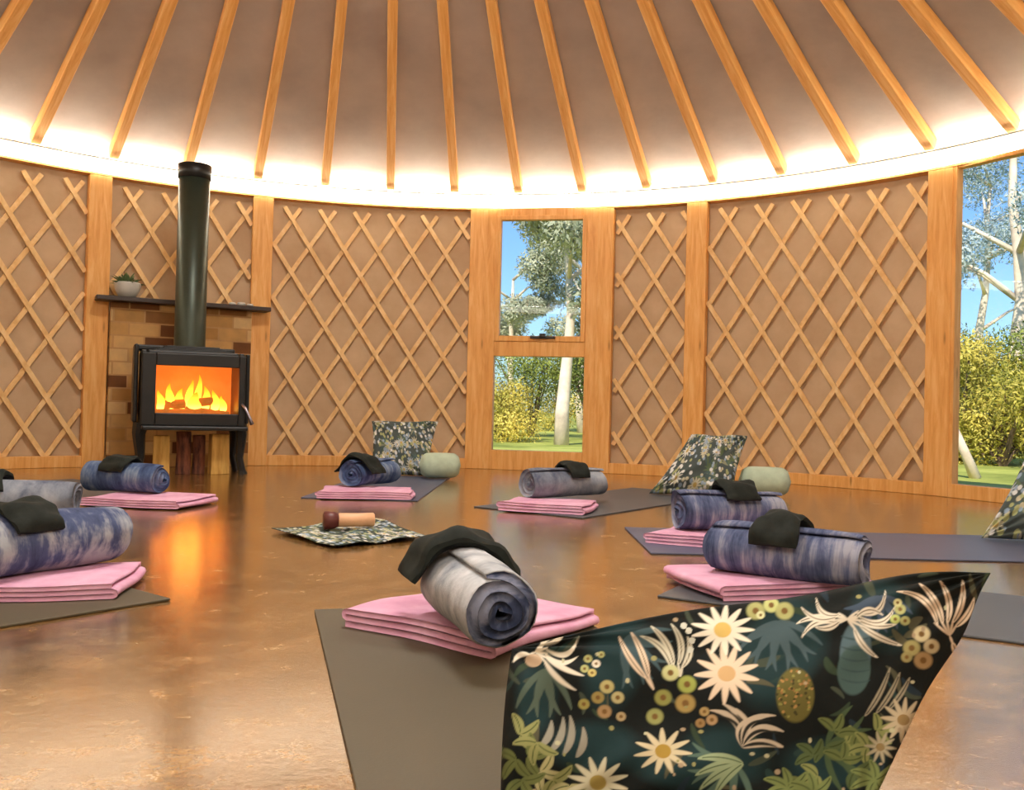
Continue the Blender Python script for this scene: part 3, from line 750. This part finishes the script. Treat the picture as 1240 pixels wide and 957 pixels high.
def print_near(P):
    p = P
    TEAL, SL, OL, YG = (30, 52, 54), (70, 88, 92), (112, 112, 56), (172, 172, 112)
    CR, PK, GR, DG = (228, 218, 196), (226, 204, 176), (134, 132, 112), (58, 72, 52)
    for (x, y, rx, ry, ro) in [(745, 800, 34, 60, .3), (960, 770, 40, 50, 0), (935, 800, 45, 55, .2), (1070, 745, 36, 42, -.4), (720, 905, 50, 30, 0), (820, 930, 60, 25, .2), (1010, 925, 60, 30, 0), (650, 840, 24, 50, .1), (880, 915, 50, 34, .2)]:
        p.blob(x, y, rx, ry, TEAL, ro, .5)
    r0 = random.Random(8)
    for i in range(90):
        x, y, a_ = r0.uniform(600, 1200), r0.uniform(690, 1030), r0.uniform(0, 6.28); l_ = r0.uniform(22, 48)
        p.leaf(x, y, x + l_ * math.cos(a_), y + l_ * .85 * math.sin(a_), r0.uniform(2.5, 6), r0.choice([(40, 60, 56), (52, 66, 48), (36, 50, 60), (66, 74, 60), (84, 82, 62)]), r0.uniform(-.15, .15))
    # brushy slate sprays
    for cx_, cy_, n, l_, a0, a1, c in [(942, 752, 11, 62, .5, 2.7, SL), (755, 775, 9, 60, -.2, 1.6, (64, 84, 88)), (1065, 722, 9, 46, .5, 2.8, (66, 80, 96)), (660, 810, 6, 60, 1.0, 2.2, (84, 98, 84)), (1000, 905, 8, 60, -1, 1.2, (70, 88, 60)), (890, 925, 9, 58, 1.2, 3.6, (84, 106, 92))]:
        for i in range(n):
            a_ = a0 + (a1 - a0) * i / (n - 1); p.leaf(cx_, cy_, cx_ + l_ * math.cos(a_), cy_ + l_ * math.sin(a_), 4.2, c, .08 if i % 2 else -.08)
    # large slate seed head
    p.blob(1036, 790, 19, 38, (84, 104, 110), .08); p.blob(1034, 812, 20, 30, (70, 92, 88), .08)
    for i in range(5): p.leaf(1018, 770 + 13 * i, 1054, 772 + 13 * i, 1.4, (58, 78, 80), .1)
    # banksia head
    p.blob(963, 842, 23, 33, (104, 98, 50)); 
    r_ = random.Random(3)
    for i in range(70):
        a_, q = r_.uniform(0, 2 * PI), r_.uniform(0, 1) ** .5; x, y = 963 + 22 * q * math.cos(a_), 842 + 31 * q * math.sin(a_)
        p.blob(x, y, 1.7, 1.7, r_.choice([(150, 110, 62), (140, 136, 72), (70, 66, 38), (170, 130, 76)]))
    # cream strap leaf clusters
    def strap(cx_, cy_, L_, c, w=5.5):
        for (a_, l_, b_) in L_:
            x1, y1 = cx_ + l_ * math.cos(a_), cy_ + l_ * math.sin(a_)
            p.leaf(cx_ + .22 * (x1 - cx_), cy_ + .22 * (y1 - cy_), x1, y1, w * .72, c, b_, (96, 84, 66) if w > 5.2 else None)
            p.leaf(cx_, cy_, cx_ + .3 * (x1 - cx_), cy_ + .3 * (y1 - cy_), 1.6, c, 0)
    strap(1026, 750, [(2.75, 60, .22), (3.05, 62, .12), (3.4, 58, -.2), (3.75, 46, -.3), (2.9, 40, -.15), (.1, 60, .1), (.45, 74, .05), (-.3, 62, .32), (-.65, 58, .3), (.9, 60, .1), (-.1, 44, -.25)], CR)
    strap(648, 790, [(-.9, 52, .3), (-.35, 56, .35), (.1, 52, .25), (.45, 66, .05), (.75, 68, .08), (2.7, 30, .2), (-.6, 36, -.2)], CR, 5)
    p.blob(646, 800, 10, 8, (196, 170, 140))
    strap(792, 836, [(-1.95, 76, .05), (-2.15, 78, -.05)], PK, 6)
    strap(824, 820, [(-1.75, 66, .15), (-2.1, 72, .1), (-1.4, 50, .15), (-2.35, 70, .15)], (206, 200, 176), 6)
    strap(1150, 770, [(-1.75, 68, .12), (-2.1, 74, .1), (-1.35, 70, .1), (-2.45, 84, .2), (-1.0, 55, .1), (1.2, 40, .0)], PK, 6)
    for x0, y0, x1, y1 in [(665, 912, 682, 868), (682, 915, 690, 866), (654, 905, 668, 872), (698, 918, 706, 880)]: p.leaf(x0, y0, x1, y1, 5, (150, 146, 130), .12)
    for (a_, l_, b_) in [(-2.3, 60, .25), (-2.0, 58, .22), (-1.75, 48, .2), (-1.2, 40, -.25), (-.75, 56, -.28), (-.35, 54, -.25), (.0, 50, -.1)]:
        p.leaf(899, 905, 899 + l_ * math.cos(a_), 905 + l_ * math.sin(a_), 5.5, (196, 180, 156), b_); p.leaf(899, 905, 899 + l_ * .85 * math.cos(a_), 905 + l_ * .85 * math.sin(a_), 2.4, (40, 40, 34), b_)
    for (a_, l_) in [(2.9, 60), (2.6, 62), (3.25, 56), (2.3, 52)]: p.leaf(900, 925, 900 + l_ * math.cos(a_), 925 + l_ * math.sin(a_), 6, (150, 166, 128), .08, (70, 88, 60))
    for i in range(3): p.leaf(1047 + 14 * i, 868 - 4 * i, 1078 + 12 * i, 808 + 6 * i, 3.6, (156, 146, 122), .05, (40, 44, 38))
    # yellow-green berries and tan clusters
    for x, y, r2, c in [(915, 740, 13, YG), (934, 733, 11, (196, 200, 130)), (950, 740, 13, YG), (921, 745, 6, (220, 222, 170)), (812, 815, 12, (196, 196, 140)), (832, 829, 13, (158, 166, 84)), (803, 845, 12, (146, 146, 80)), (830, 852, 14, (164, 140, 82)), (793, 868, 12, (150, 152, 92)),
                       (712, 798, 6, YG), (722, 804, 6, CR), (708, 810, 6, YG), (717, 815, 6, (196, 180, 110)), (728, 793, 5, YG), (735, 832, 10, (176, 166, 110)), (724, 845, 9, (150, 132, 76)), (748, 845, 9, (180, 170, 120)), (732, 862, 10, (160, 130, 90)), (752, 868, 7, (170, 150, 110)), (707, 853, 8, (150, 140, 76)),
                       (1090, 738, 8, YG), (1084, 750, 7, (180, 190, 110)), (1096, 752, 7, YG), (1087, 730, 6, (210, 206, 150)), (1116, 768, 12, (206, 192, 150)), (1104, 785, 12, (160, 150, 96)), (1128, 783, 11, (196, 180, 140)), (1118, 800, 13, (170, 140, 96)), (1098, 796, 8, (150, 140, 90)),
                       (853, 862, 7, (166, 140, 90)), (862, 872, 8, (170, 140, 100)), (848, 876, 7, (150, 120, 76))]:
        p.blob(x, y, r2 * .85, r2 * .8, c, 0, .3); p.blob(x, y, r2 * .3, r2 * .3, (120, 90, 48), 0, .5)
    # green sprays right of centre and at lower left
    for k, (x, y) in enumerate([(1010, 885), (1025, 900), (1000, 905), (1040, 888), (1050, 905), (985, 915), (1020, 920), (1062, 885), (1035, 935), (970, 945), (990, 940)]):
        for a_ in (-2.4, -1.2, .1): p.leaf(x, y, x + 26 * math.cos(a_ + k), y + 22 * math.sin(a_ + k), 6, [(104, 114, 66), (134, 140, 84), (84, 98, 60)][k % 3], .1, (54, 66, 34))
    for k, (x, y) in enumerate([(630, 890), (640, 915), (655, 935), (670, 945), (632, 945), (690, 952), (650, 900), (625, 920)]):
        for a_ in (-1.9, -.7, .7): p.leaf(x, y, x + 30 * math.cos(a_ + .4 * k), y + 28 * math.sin(a_ + .4 * k), 6.5, [(144, 146, 92), (106, 114, 66), (170, 164, 116)][k % 3], .1, (74, 84, 44))
    for (x, y) in [(955, 955), (985, 960), (1060, 945), (760, 985), (880, 990), (1000, 1000), (680, 1000)]:
        for a_ in np.linspace(0, 5.4, 7): p.leaf(x, y, x + 34 * math.cos(a_), y + 26 * math.sin(a_), 6, (120, 132, 78), .1, (60, 72, 40))
    # daisies
    p.daisy(880, 852 - 36, 40, 13, PK, (206, 170, 120), .2, .95)
    p.daisy(875, 763, 39, 13, (240, 232, 210), (222, 190, 110), 0, .8)
    p.daisy(803, 910, 36, 11, (206, 192, 156), (170, 140, 62), .1, .8)
    p.daisy(724, 948, 38, 12, (196, 190, 160), (160, 140, 74), .25, .85)
    p.daisy(1094, 872, 28, 12, (190, 174, 142), (150, 124, 80), .1, 1)
    p.daisy(1066, 905, 20, 10, (170, 160, 130), (140, 120, 80), .1, 1)
    for i in range(46):
        x, y = r0.uniform(610, 1180), r0.uniform(720, 1030); p.blob(x, y, r0.uniform(1.6, 3.6), r0.uniform(1.6, 3.4), r0.choice([(190, 186, 150), (150, 146, 96), (170, 150, 120)]), 0, .4)
    for x, y in [(838, 776), (836, 787), (828, 758), (834, 764)]: p.blob(x, y, 4, 4, (206, 206, 190))
    return p.C

def print_generic(seed, bright=1.0):
    def fn(P):
        p = P; r_ = random.Random(seed)
        for i in range(26):
            x, y = r_.uniform(600, 1220), r_.uniform(680, 1060); a0 = r_.uniform(0, 6)
            for k in range(8): a_ = a0 + k * .38; p.leaf(x, y, x + 62 * math.cos(a_), y + 50 * math.sin(a_), 6, r_.choice([(86, 108, 108), (104, 122, 92), (150, 154, 128)]), .08)
        for i in range(30):
            x, y = r_.uniform(600, 1220), r_.uniform(680, 1060)
            p.daisy(x, y, r_.uniform(26, 40), 11, r_.choice([(240, 238, 226), (214, 208, 180), (190, 200, 206)]), (200, 170, 100), r_.uniform(0, 1))
        for i in range(380):
            p.blob(r_.uniform(600, 1220), r_.uniform(680, 1060), r_.uniform(6, 11), r_.uniform(6, 10), r_.choice([(236, 238, 236), (180, 184, 130), (160, 180, 200), (206, 200, 170)]))
        return p.C
    return fn

def proj(Q):
    x, y, z = Q[..., 0], Q[..., 1], Q[..., 2] - CAMZ
    yc = y * math.cos(PITCH) + z * math.sin(PITCH); zc = -y * math.sin(PITCH) + z * math.cos(PITCH)
    u, v = F * x / yc, F * zc / yc; c, s = math.cos(ROLL), math.sin(ROLL)
    return np.stack([620 + u * c + v * s, 478.5 + u * s - v * c], -1)
def pillow(name, corners, thick, n, painter, base, label, bows=(0, 0, 0, 0), group='printed pillows at the outer ends of the mats', dpx=((630, 775), (1190, 695), (1045, 1040), (612, 1040)), seed=0, wr=1.0, measured=False, bulge=0.0):
    TL, TR, BR, BL = [np.array(c, float) for c in corners]
    us = np.linspace(-1, 1, n); vs_ = np.linspace(-1, 1, n)
    U, V = np.meshgrid(us, vs_, indexing='ij')          # V: -1 top .. 1 bottom
    U0, V0 = U, V
    top_, right_, bot_, left_ = bows
    top_ = top_ - bulge * 1.9 * np.exp(-((U - .62) / .3) ** 2)
    hb = np.where(U > 0, right_ - bulge * np.exp(-((V + .5) / .3) ** 2), left_); vb = np.where(V > 0, bot_, top_)
    Ue = U * (1 - hb * (1 - V ** 2)); Ve = V * (1 - vb * (1 - U ** 2))
    s, t = (Ue + 1) / 2, (Ve + 1) / 2
    bil = lambda a, b, c, d: (a[None, None] * ((1 - s) * (1 - t))[..., None] + b[None, None] * (s * (1 - t))[..., None] + c[None, None] * (s * t)[..., None] + d[None, None] * ((1 - s) * t)[..., None])
    P0 = bil(TL, TR, BR, BL)
    nrm = np.cross(BL - TL, TR - TL); nrm /= np.linalg.norm(nrm)      # points to ... fixed below
    r_ = np.random.default_rng(seed); ph = r_.uniform(0, 6, 12)
    prof = ((1 - U ** 2) * (1 - V ** 2)) ** .42
    wrk = np.zeros_like(U)
    for k, (cu, cv) in enumerate([(-1, -1), (1, -1), (1, 1), (-1, 1)]):
        ang = np.arctan2(V - cv, U - cu); rr = np.hypot(U - cu, V - cv)
        wrk += .010 * np.sin(ang * 17 + ph[k]) * np.exp(-rr * 1.6) * np.clip(rr * 5, 0, 1)
    wrk += .006 * np.sin(5 * U + 3 * V + ph[4]) + .004 * np.sin(9 * V - 4 * U + ph[5])
    wrk *= np.clip(prof * 2.5, 0, 1) * wr
    px = [np.array(c, float) for c in dpx]
    D = bil(*[np.array([c[0], c[1], 0]) for c in px])
    if measured:      # the print's layout was measured on the bulged front, so take the same measure here
        Qf = P0 + nrm[None, None] * (prof * thick / 2 + wrk)[..., None]; D = proj(Qf)
    C = painter(Paint(D[..., 0], D[..., 1], base))
    verts = []; cols = []
    for sgn in (1, -1):
        h = sgn * (prof * thick / 2 + wrk * (1 if sgn > 0 else .6))
        Q = P0 + nrm[None, None] * h[..., None]
        Q[..., 2] = np.maximum(Q[..., 2], .0085)
        verts.append(Q.reshape(-1, 3)); cols.append(C.reshape(-1, 3))
    ctr = P0.reshape(-1, 3).mean(0); ctr[2] = 0
    vv = np.concatenate(verts) - ctr; N2 = n * n
    i, j = np.meshgrid(np.arange(n - 1), np.arange(n - 1), indexing='ij'); q = np.stack([i * n + j, (i + 1) * n + j, (i + 1) * n + j + 1, i * n + j + 1], -1).reshape(-1, 4)
    faces = np.concatenate([q[:, ::-1], q + N2])
    me = bpy.data.meshes.new(name)
    me.vertices.add(len(vv)); me.vertices.foreach_set('co', vv.ravel())
    me.loops.add(faces.size); me.loops.foreach_set('vertex_index', faces.ravel().astype(np.int32))
    me.polygons.add(len(faces)); me.polygons.foreach_set('loop_start', np.arange(0, faces.size, 4, dtype=np.int32)); me.polygons.foreach_set('loop_total', np.full(len(faces), 4, np.int32))
    me.update(calc_edges=True); me.validate()
    at = me.color_attributes.new('Col', 'FLOAT_COLOR', 'POINT')
    cc = np.ones((len(vv), 4), np.float32); cc[:, :3] = np.concatenate(cols); at.data.foreach_set('color', cc.ravel())
    me.polygons.foreach_set('use_smooth', [True] * len(me.polygons))
    me.materials.append(M['print'])
    o = bpy.data.objects.new(name, me); COL.objects.link(o); o.location = ctr
    tag(o, label, 'pillow', group); return o

def plane_pt(u, v, P, nrm):
    d = ray(u, v); t = np.dot(np.array(P) - np.array([0, 0, CAMZ]), nrm) / np.dot(d, nrm); return np.array([0, 0, CAMZ]) + d * t
# near pillow: a plane leaning back, standing on the mat
ny_, nz_ = -.80, .60
n0 = np.array([.05, ny_, nz_]); n0 /= np.linalg.norm(n0)
P0 = (.2, 1.00, .02)
cs = [plane_pt(u, v, P0, n0) for u, v in ((620, 786), (1200, 694), (1030, 1030), (606, 1030))]
pillow('printed_pillow', cs, .15, 380, print_near, (20, 24, 22), 'large dark pillow printed with white daisies and leaves, nearest at the bottom right', (-.05, .03, 0, -.02), dpx=((620, 786), (1200, 694), (1030, 1030), (606, 1030)), seed=3, measured=True, bulge=.05)

def std_pillow(c, face, pts, tilt, roll_, label, seed, base=(84, 94, 92), thick=.19):
    """c: ground point under the bottom edge centre; face: direction the front looks; tilt: lean back angle"""
    f = Vector((face[0], face[1], 0)).normalized(); right = Vector((0, 0, 1)).cross(f)
    up = Vector((0, 0, 1)) * math.cos(tilt) - f * math.sin(tilt)
    cr_, sr_ = math.cos(roll_), math.sin(roll_)
    R2, U2 = right * cr_ + up * sr_, up * cr_ - right * sr_
    cc = [Vector((c[0], c[1], 0)) + R2 * a_ + U2 * b_ for a_, b_ in pts]
    lift = -min(p_.z for p_ in cc) + .012
    cc = [np.array(p_ + Vector((0, 0, lift))) for p_ in cc]
    return pillow('printed_pillow', cc, thick, 150, print_generic(seed), base, label, (.06, .07, .04, .07), seed=seed, wr=1.4)
std_pillow((-.80, 6.66), (.0, -1), [(-.25, .44), (.25, .45), (.2, 0), (-.22, 0)], .5, 0, 'speckled green and white printed pillow on the far mat left of the narrow window', 11)
std_pillow((1.17, 5.62), (-.15, -1), [(-.05, .42), (.30, .42), (.20, 0.02), (-.31, 0)], .5, 0, 'speckled dark printed pillow against the lattice right of the narrow window', 12)
std_pillow((2.30, 3.80), (-.45, -1), [(-.10, .46), (.30, .46), (.22, 0.02), (-.30, 0)], .5, 0, 'speckled dark printed pillow cut off by the right edge of the photo', 13)

def bolster(c, ang, l_, rad, label):
    mb = MB(); n = 20; m2 = 17
    P = np.zeros((m2, n + 1, 3))
    for i in range(m2):
        t = -1 + 2 * i / (m2 - 1); rr = rad * (1 - abs(t) ** 5) ** .5 if abs(t) < 1 else .002
        for k in range(n + 1):
            a_ = 2 * PI * k / n; q = rr * (1 + .03 * math.sin(9 * a_) * (abs(t) > .6)); P[i, k] = (t * l_ / 2, q * math.cos(a_), rad * .92 + .9 * q * math.sin(a_))
    mb.grid(P); o = mb.build('bolster', M['mint'], loc=(c[0], c[1], .009), rz=ang, smooth=True); tag(o, label, 'bolster', 'mint bolsters beside the pillows'); return o
bolster((-.50, 6.5), .25, .30, .10, 'soft mint green bolster right of the far left pillow')
bolster((1.60, 5.74), -.2, .32, .10, 'soft mint green bolster right of the pillow near the narrow window')

# ------------------------------------------------------------------ centre cloth and the little wooden piece
def centre_cloth():
    n = 120; U, V = np.meshgrid(np.linspace(-1, 1, n), np.linspace(-1, 1, n), indexing='ij')
    A_, B_, C_, D_ = [np.array(q + (0,), float) for q in ((-.95, 3.66), (-.59, 4.07), (-.31, 3.55), (-.63, 3.27))]
    s, t = (U + 1) / 2, (V + 1) / 2
    P = A_ * ((1 - s) * (1 - t))[..., None] + B_ * (s * (1 - t))[..., None] + C_ * (s * t)[..., None] + D_ * ((1 - s) * t)[..., None]
    P[..., 2] = .004 + .007 * (1 + np.sin(5 * U + 2 * V) * np.cos(4 * V - U)) + .012 * np.clip(np.maximum(np.abs(U), np.abs(V)) - .8, 0, 1) * (1 + np.sin(9 * U - 7 * V))
    pa = Paint(600 + 310 * (U + 1), 680 + 190 * (V + 1), (62, 72, 66)); C = print_generic(21)(pa)
    mb = MB(); mb.grid(P); o = mb.build('printed_cloth', M['print'], smooth=True)
    me = o.data; at = me.color_attributes.new('Col', 'FLOAT_COLOR', 'POINT'); cc = np.ones((n * n, 4), np.float32); cc[:, :3] = C.reshape(-1, 3); at.data.foreach_set('color', cc.ravel())
    m_ = o.modifiers.new('s', 'SOLIDIFY'); m_.thickness = .003; m_.offset = 1
    tag(o, 'small square of leaf printed cloth spread on the floor at the centre', 'cloth')
centre_cloth()
wp = empty('wooden_rattle', (-.645, 3.70, .052), .30); tag(wp, 'small pale wooden cylinder with a dark red head lying on the printed cloth', 'instrument')
mb = MB(); mb.tube([(-.05, 0, 0), (-.04, 0, 0), (.03, 0, 0), (.095, 0, 0), (.10, 0, 0)], [.024, .028, .027, .028, .024], 18); mb.build('body', M['wood_end'], wp, smooth=True)
mb = MB(); mb.tube([(-.105, 0, 0), (-.10, 0, 0), (-.06, 0, 0), (-.045, 0, 0)], [.026, .037, .034, .027], 18); h_ = mb.build('head', M['dark_red'], wp, smooth=True); h_['label'] = 'dark red wooden head'

# ------------------------------------------------------------------ outdoors
mb = MB(); mb.add([(-80, -60, 0), (80, -60, 0), (80, 140, 0), (-80, 140, 0)], [(0, 1, 2, 3)])
tag(mb.build('trim_4', M['grass'], loc=(0, 0, -.06)), 'sunlit grass lawn outside the windows', 'ground', kind='structure').name = 'lawn'
def leafcloud(mb, blobs, n, size, r_):
    vs = []; fs = []
    tot = sum(b[3] ** 2 for b in blobs)
    for (x, y, z, rad) in blobs:
        for i in range(int(n * rad ** 2 / tot)):
            d = r_.normal(size=3); d /= np.linalg.norm(d); q = np.array([x, y, z]) + d * rad * r_.uniform(.45, 1.05) * np.array([1, 1, .8])
            a_ = r_.normal(size=3); a_ /= np.linalg.norm(a_); b_ = np.cross(a_, d); b_ /= np.linalg.norm(b_) + 1e-6
            s_ = size * r_.uniform(.6, 1.3); k = len(vs)
            vs += [q - a_ * s_, q + b_ * s_ * .35, q + a_ * s_, q - b_ * s_ * .35]; fs.append((k, k + 1, k + 2, k + 3))
    mb.add([tuple(v) for v in vs], fs)
def tree(x, y, hgt, spread, mt, label, seed, trunk=.14, n=2600, low=.45, size=.07, bark='bark'):
    r_ = np.random.default_rng(seed); e = empty('gum_tree', (x, y, -.06)); tag(e, label, 'tree', 'trees outside the windows')
    mb = MB(); pts = [(0, 0, 0)]; 
    for i in range(1, 8): pts.append((pts[-1][0] + r_.uniform(-.12, .12) * hgt / 7, pts[-1][1] + r_.uniform(-.1, .1), hgt * i / 8))
    mb.tube(pts, [trunk * (1 - .75 * i / 7) for i in range(8)], 9)
    blobs = []
    for k in range(11):
        i = int(r_.integers(3, 8)); p0 = pts[i]; a_ = r_.uniform(0, 2 * PI); l_ = spread * r_.uniform(.4, 1); z1_ = max(p0[2] + l_ * r_.uniform(.2, .7), hgt * low)
        p1 = (p0[0] + l_ * math.cos(a_), p0[1] + l_ * math.sin(a_), z1_)
        mid = tuple((p0[q] + p1[q]) / 2 + (.1 if q == 2 else 0) for q in range(3))
        mb.tube([p0, mid, p1], [trunk * .35, trunk * .22, trunk * .08], 6); blobs.append((p1[0], p1[1], p1[2], spread * r_.uniform(.28, .48)))
    mb.build('trunk', M[bark], e, smooth=True)
    mb = MB(); leafcloud(mb, blobs, n, size, r_); mb.build('foliage', M[mt], e)
def shrub(x, y, hgt, rad, mt, label, seed, n=8500, size=.034):
    r_ = np.random.default_rng(seed); e = empty('shrub', (x, y, -.06)); tag(e, label, 'shrub', 'shrubs outside the windows')
    mb = MB(); bl = []
    for k in range(8):
        a_ = r_.uniform(0, 2 * PI); q = rad * r_.uniform(.1, .7); z = hgt * r_.uniform(.12, .8); p1 = (q * math.cos(a_), q * math.sin(a_), z)
        mb.tube([(0, 0, 0), (p1[0] * .4, p1[1] * .4, z * .5), p1], [.04, .03, .012], 5); bl.append((*p1, hgt * r_.uniform(.2, .32)))
    mb.build('stem', M['bark_dark'], e); mb = MB(); leafcloud(mb, bl, n, size, r_); mb.build('foliage', M[mt], e)
def at(u, Y): d = ray(u, 490); return d[0] / d[1] * Y, Y
for (u, Y, hg, sp, mt, tk, lab, low) in [(681, 15, 4.4, 1.25, 'gum', .13, 'pale trunked gum tree seen through the right half of the narrow window', .42),
                                    (622, 24, 4.5, 1.2, 'gum', .12, 'slender gum tree seen through the left half of the narrow window', .4),
                                    (706, 23, 5.4, 1.6, 'gum', .13, 'leafy gum tree behind the pale trunk at the right edge of the narrow window', .5),
                                    (430, 30, 6.5, 2.0, 'gum', .2, 'gum tree hidden behind the wall left of the narrow window', .5),
                                    (900, 28, 6.5, 2.2, 'gum_blue', .2, 'gum tree hidden behind the wall right of the narrow window', .5),
                                    (1182, 25, 8.0, 2.2, 'gum_blue', .16, 'blue green gum tree behind the bushes at the left side of the large right window', .5),
                                    (1235, 17, 7.4, 2.2, 'gum_blue', .18, 'tall gum tree with drooping blue green leaves at the right edge of the large window', .5),
                                    (1480, 22, 7.0, 2.4, 'gum_blue', .2, 'gum tree beyond the right edge of the photo', .5)]:
    x, y = at(u, Y); tree(x, y, hg, sp, mt, lab, int(u), tk, 15000, low, .052)
for (u, Y, hg, rd, mt, lab) in [(606, 16, 1.75, 1.0, 'shrub', 'yellow green shrub in the lower left of the narrow window'), (645, 19, 2.7, 1.4, 'shrub_dark', 'darker green shrub behind the pale trunk in the narrow window'),
                                (676, 24, 2.3, 1.5, 'shrub', 'low shrub far behind the pale trunk in the narrow window'),
                                (718, 18, 2.5, 1.4, 'shrub_dark', 'green shrub at the right edge of the narrow window'), (500, 17, 1.8, 1.0, 'shrub', 'shrub hidden behind the wall left of the narrow window'),
                                (1165, 12.5, 1.9, 1.1, 'shrub', 'yellow green bush against the left edge of the large right window'), (1215, 11.5, 1.8, 1.0, 'shrub', 'tall yellow bush in the middle of the large right window'),
                                (1265, 12, 2.0, 1.1, 'shrub_dark', 'bush just beyond the right edge of the photo'), (1190, 15, 2.3, 1.3, 'shrub_dark', 'darker bush behind the yellow ones in the large right window'),
                                (1380, 13, 2.0, 1.2, 'shrub', 'bush far beyond the right edge of the photo'), (1240, 16, 2.4, 1.4, 'shrub_dark', 'dark bush in the back row at the right edge of the large window')]:
    x, y = at(u, Y); shrub(x, y, hg, rd, mt, lab, int(u))
# leaning pale trunk on the lawn
x, y = at(1168, 9.0)
mb = MB(); mb.tube([(-.12, 0, .55), (0, 0, .28), (.12, 0, .0)], [.03, .045, .06], 8)
tag(mb.build('tree_stump', M['bark'], loc=(x, y, -.06), smooth=True), 'short pale leaning trunk on the grass outside the large right window', 'trunk')

# ------------------------------------------------------------------ light
w = bpy.data.worlds.new('sky'); scene.world = w; w.use_nodes = True; nt = w.node_tree
sky = nt.nodes.new('ShaderNodeTexSky'); sky.sky_type = 'NISHITA'; sky.sun_disc = False; sky.sun_elevation = math.radians(38); sky.sun_rotation = math.radians(200); sky.air_density = 1.2; sky.dust_density = .6
bg = nt.nodes['Background']; bg.inputs[1].default_value = .16
mxw = nt.nodes.new('ShaderNodeMix'); mxw.data_type = 'RGBA'; mxw.blend_type = 'MULTIPLY'; mxw.inputs[0].default_value = 1; mxw.inputs[7].default_value = (.50, .74, 1.1, 1)
nt.links.new(sky.outputs[0], mxw.inputs[6]); nt.links.new(mxw.outputs[2], bg.inputs[0])
def lamp(name, ty, loc, energy, color, rot=(0, 0, 0), **kw):
    l = bpy.data.lights.new(name, ty); l.energy = energy; l.color = color
    for k, v in kw.items(): setattr(l, k, v)
    o = bpy.data.objects.new(name, l); COL.objects.link(o); o.location = loc; o.rotation_euler = rot; return o
lamp('sun', 'SUN', (0, 0, 20), 6.0, (1, .93, .8), (math.radians(48), 0, math.radians(-25)), angle=.01)
lamp('crown_fill', 'AREA', (CX, CY, 3.9), 135, (1, .95, .88), (0, 0, 0), shape='DISK', size=1.1)  # unseen soft lamp added under the closed crown cap
lamp('fill', 'AREA', (0.2, .0, 2.1), 44, (1, .94, .86), (math.radians(25), 0, 0), size=1.6)
lamp('fire', 'POINT', tuple(sloc(0, .02, .60)), 3, (1, .36, .06), shadow_soft_size=.1)

scene.view_settings.view_transform = 'Standard'; scene.view_settings.look = 'None'; scene.view_settings.exposure = 0
scene.cycles.use_denoising = True; scene.cycles.max_bounces = 8; scene.cycles.sample_clamp_indirect = 6
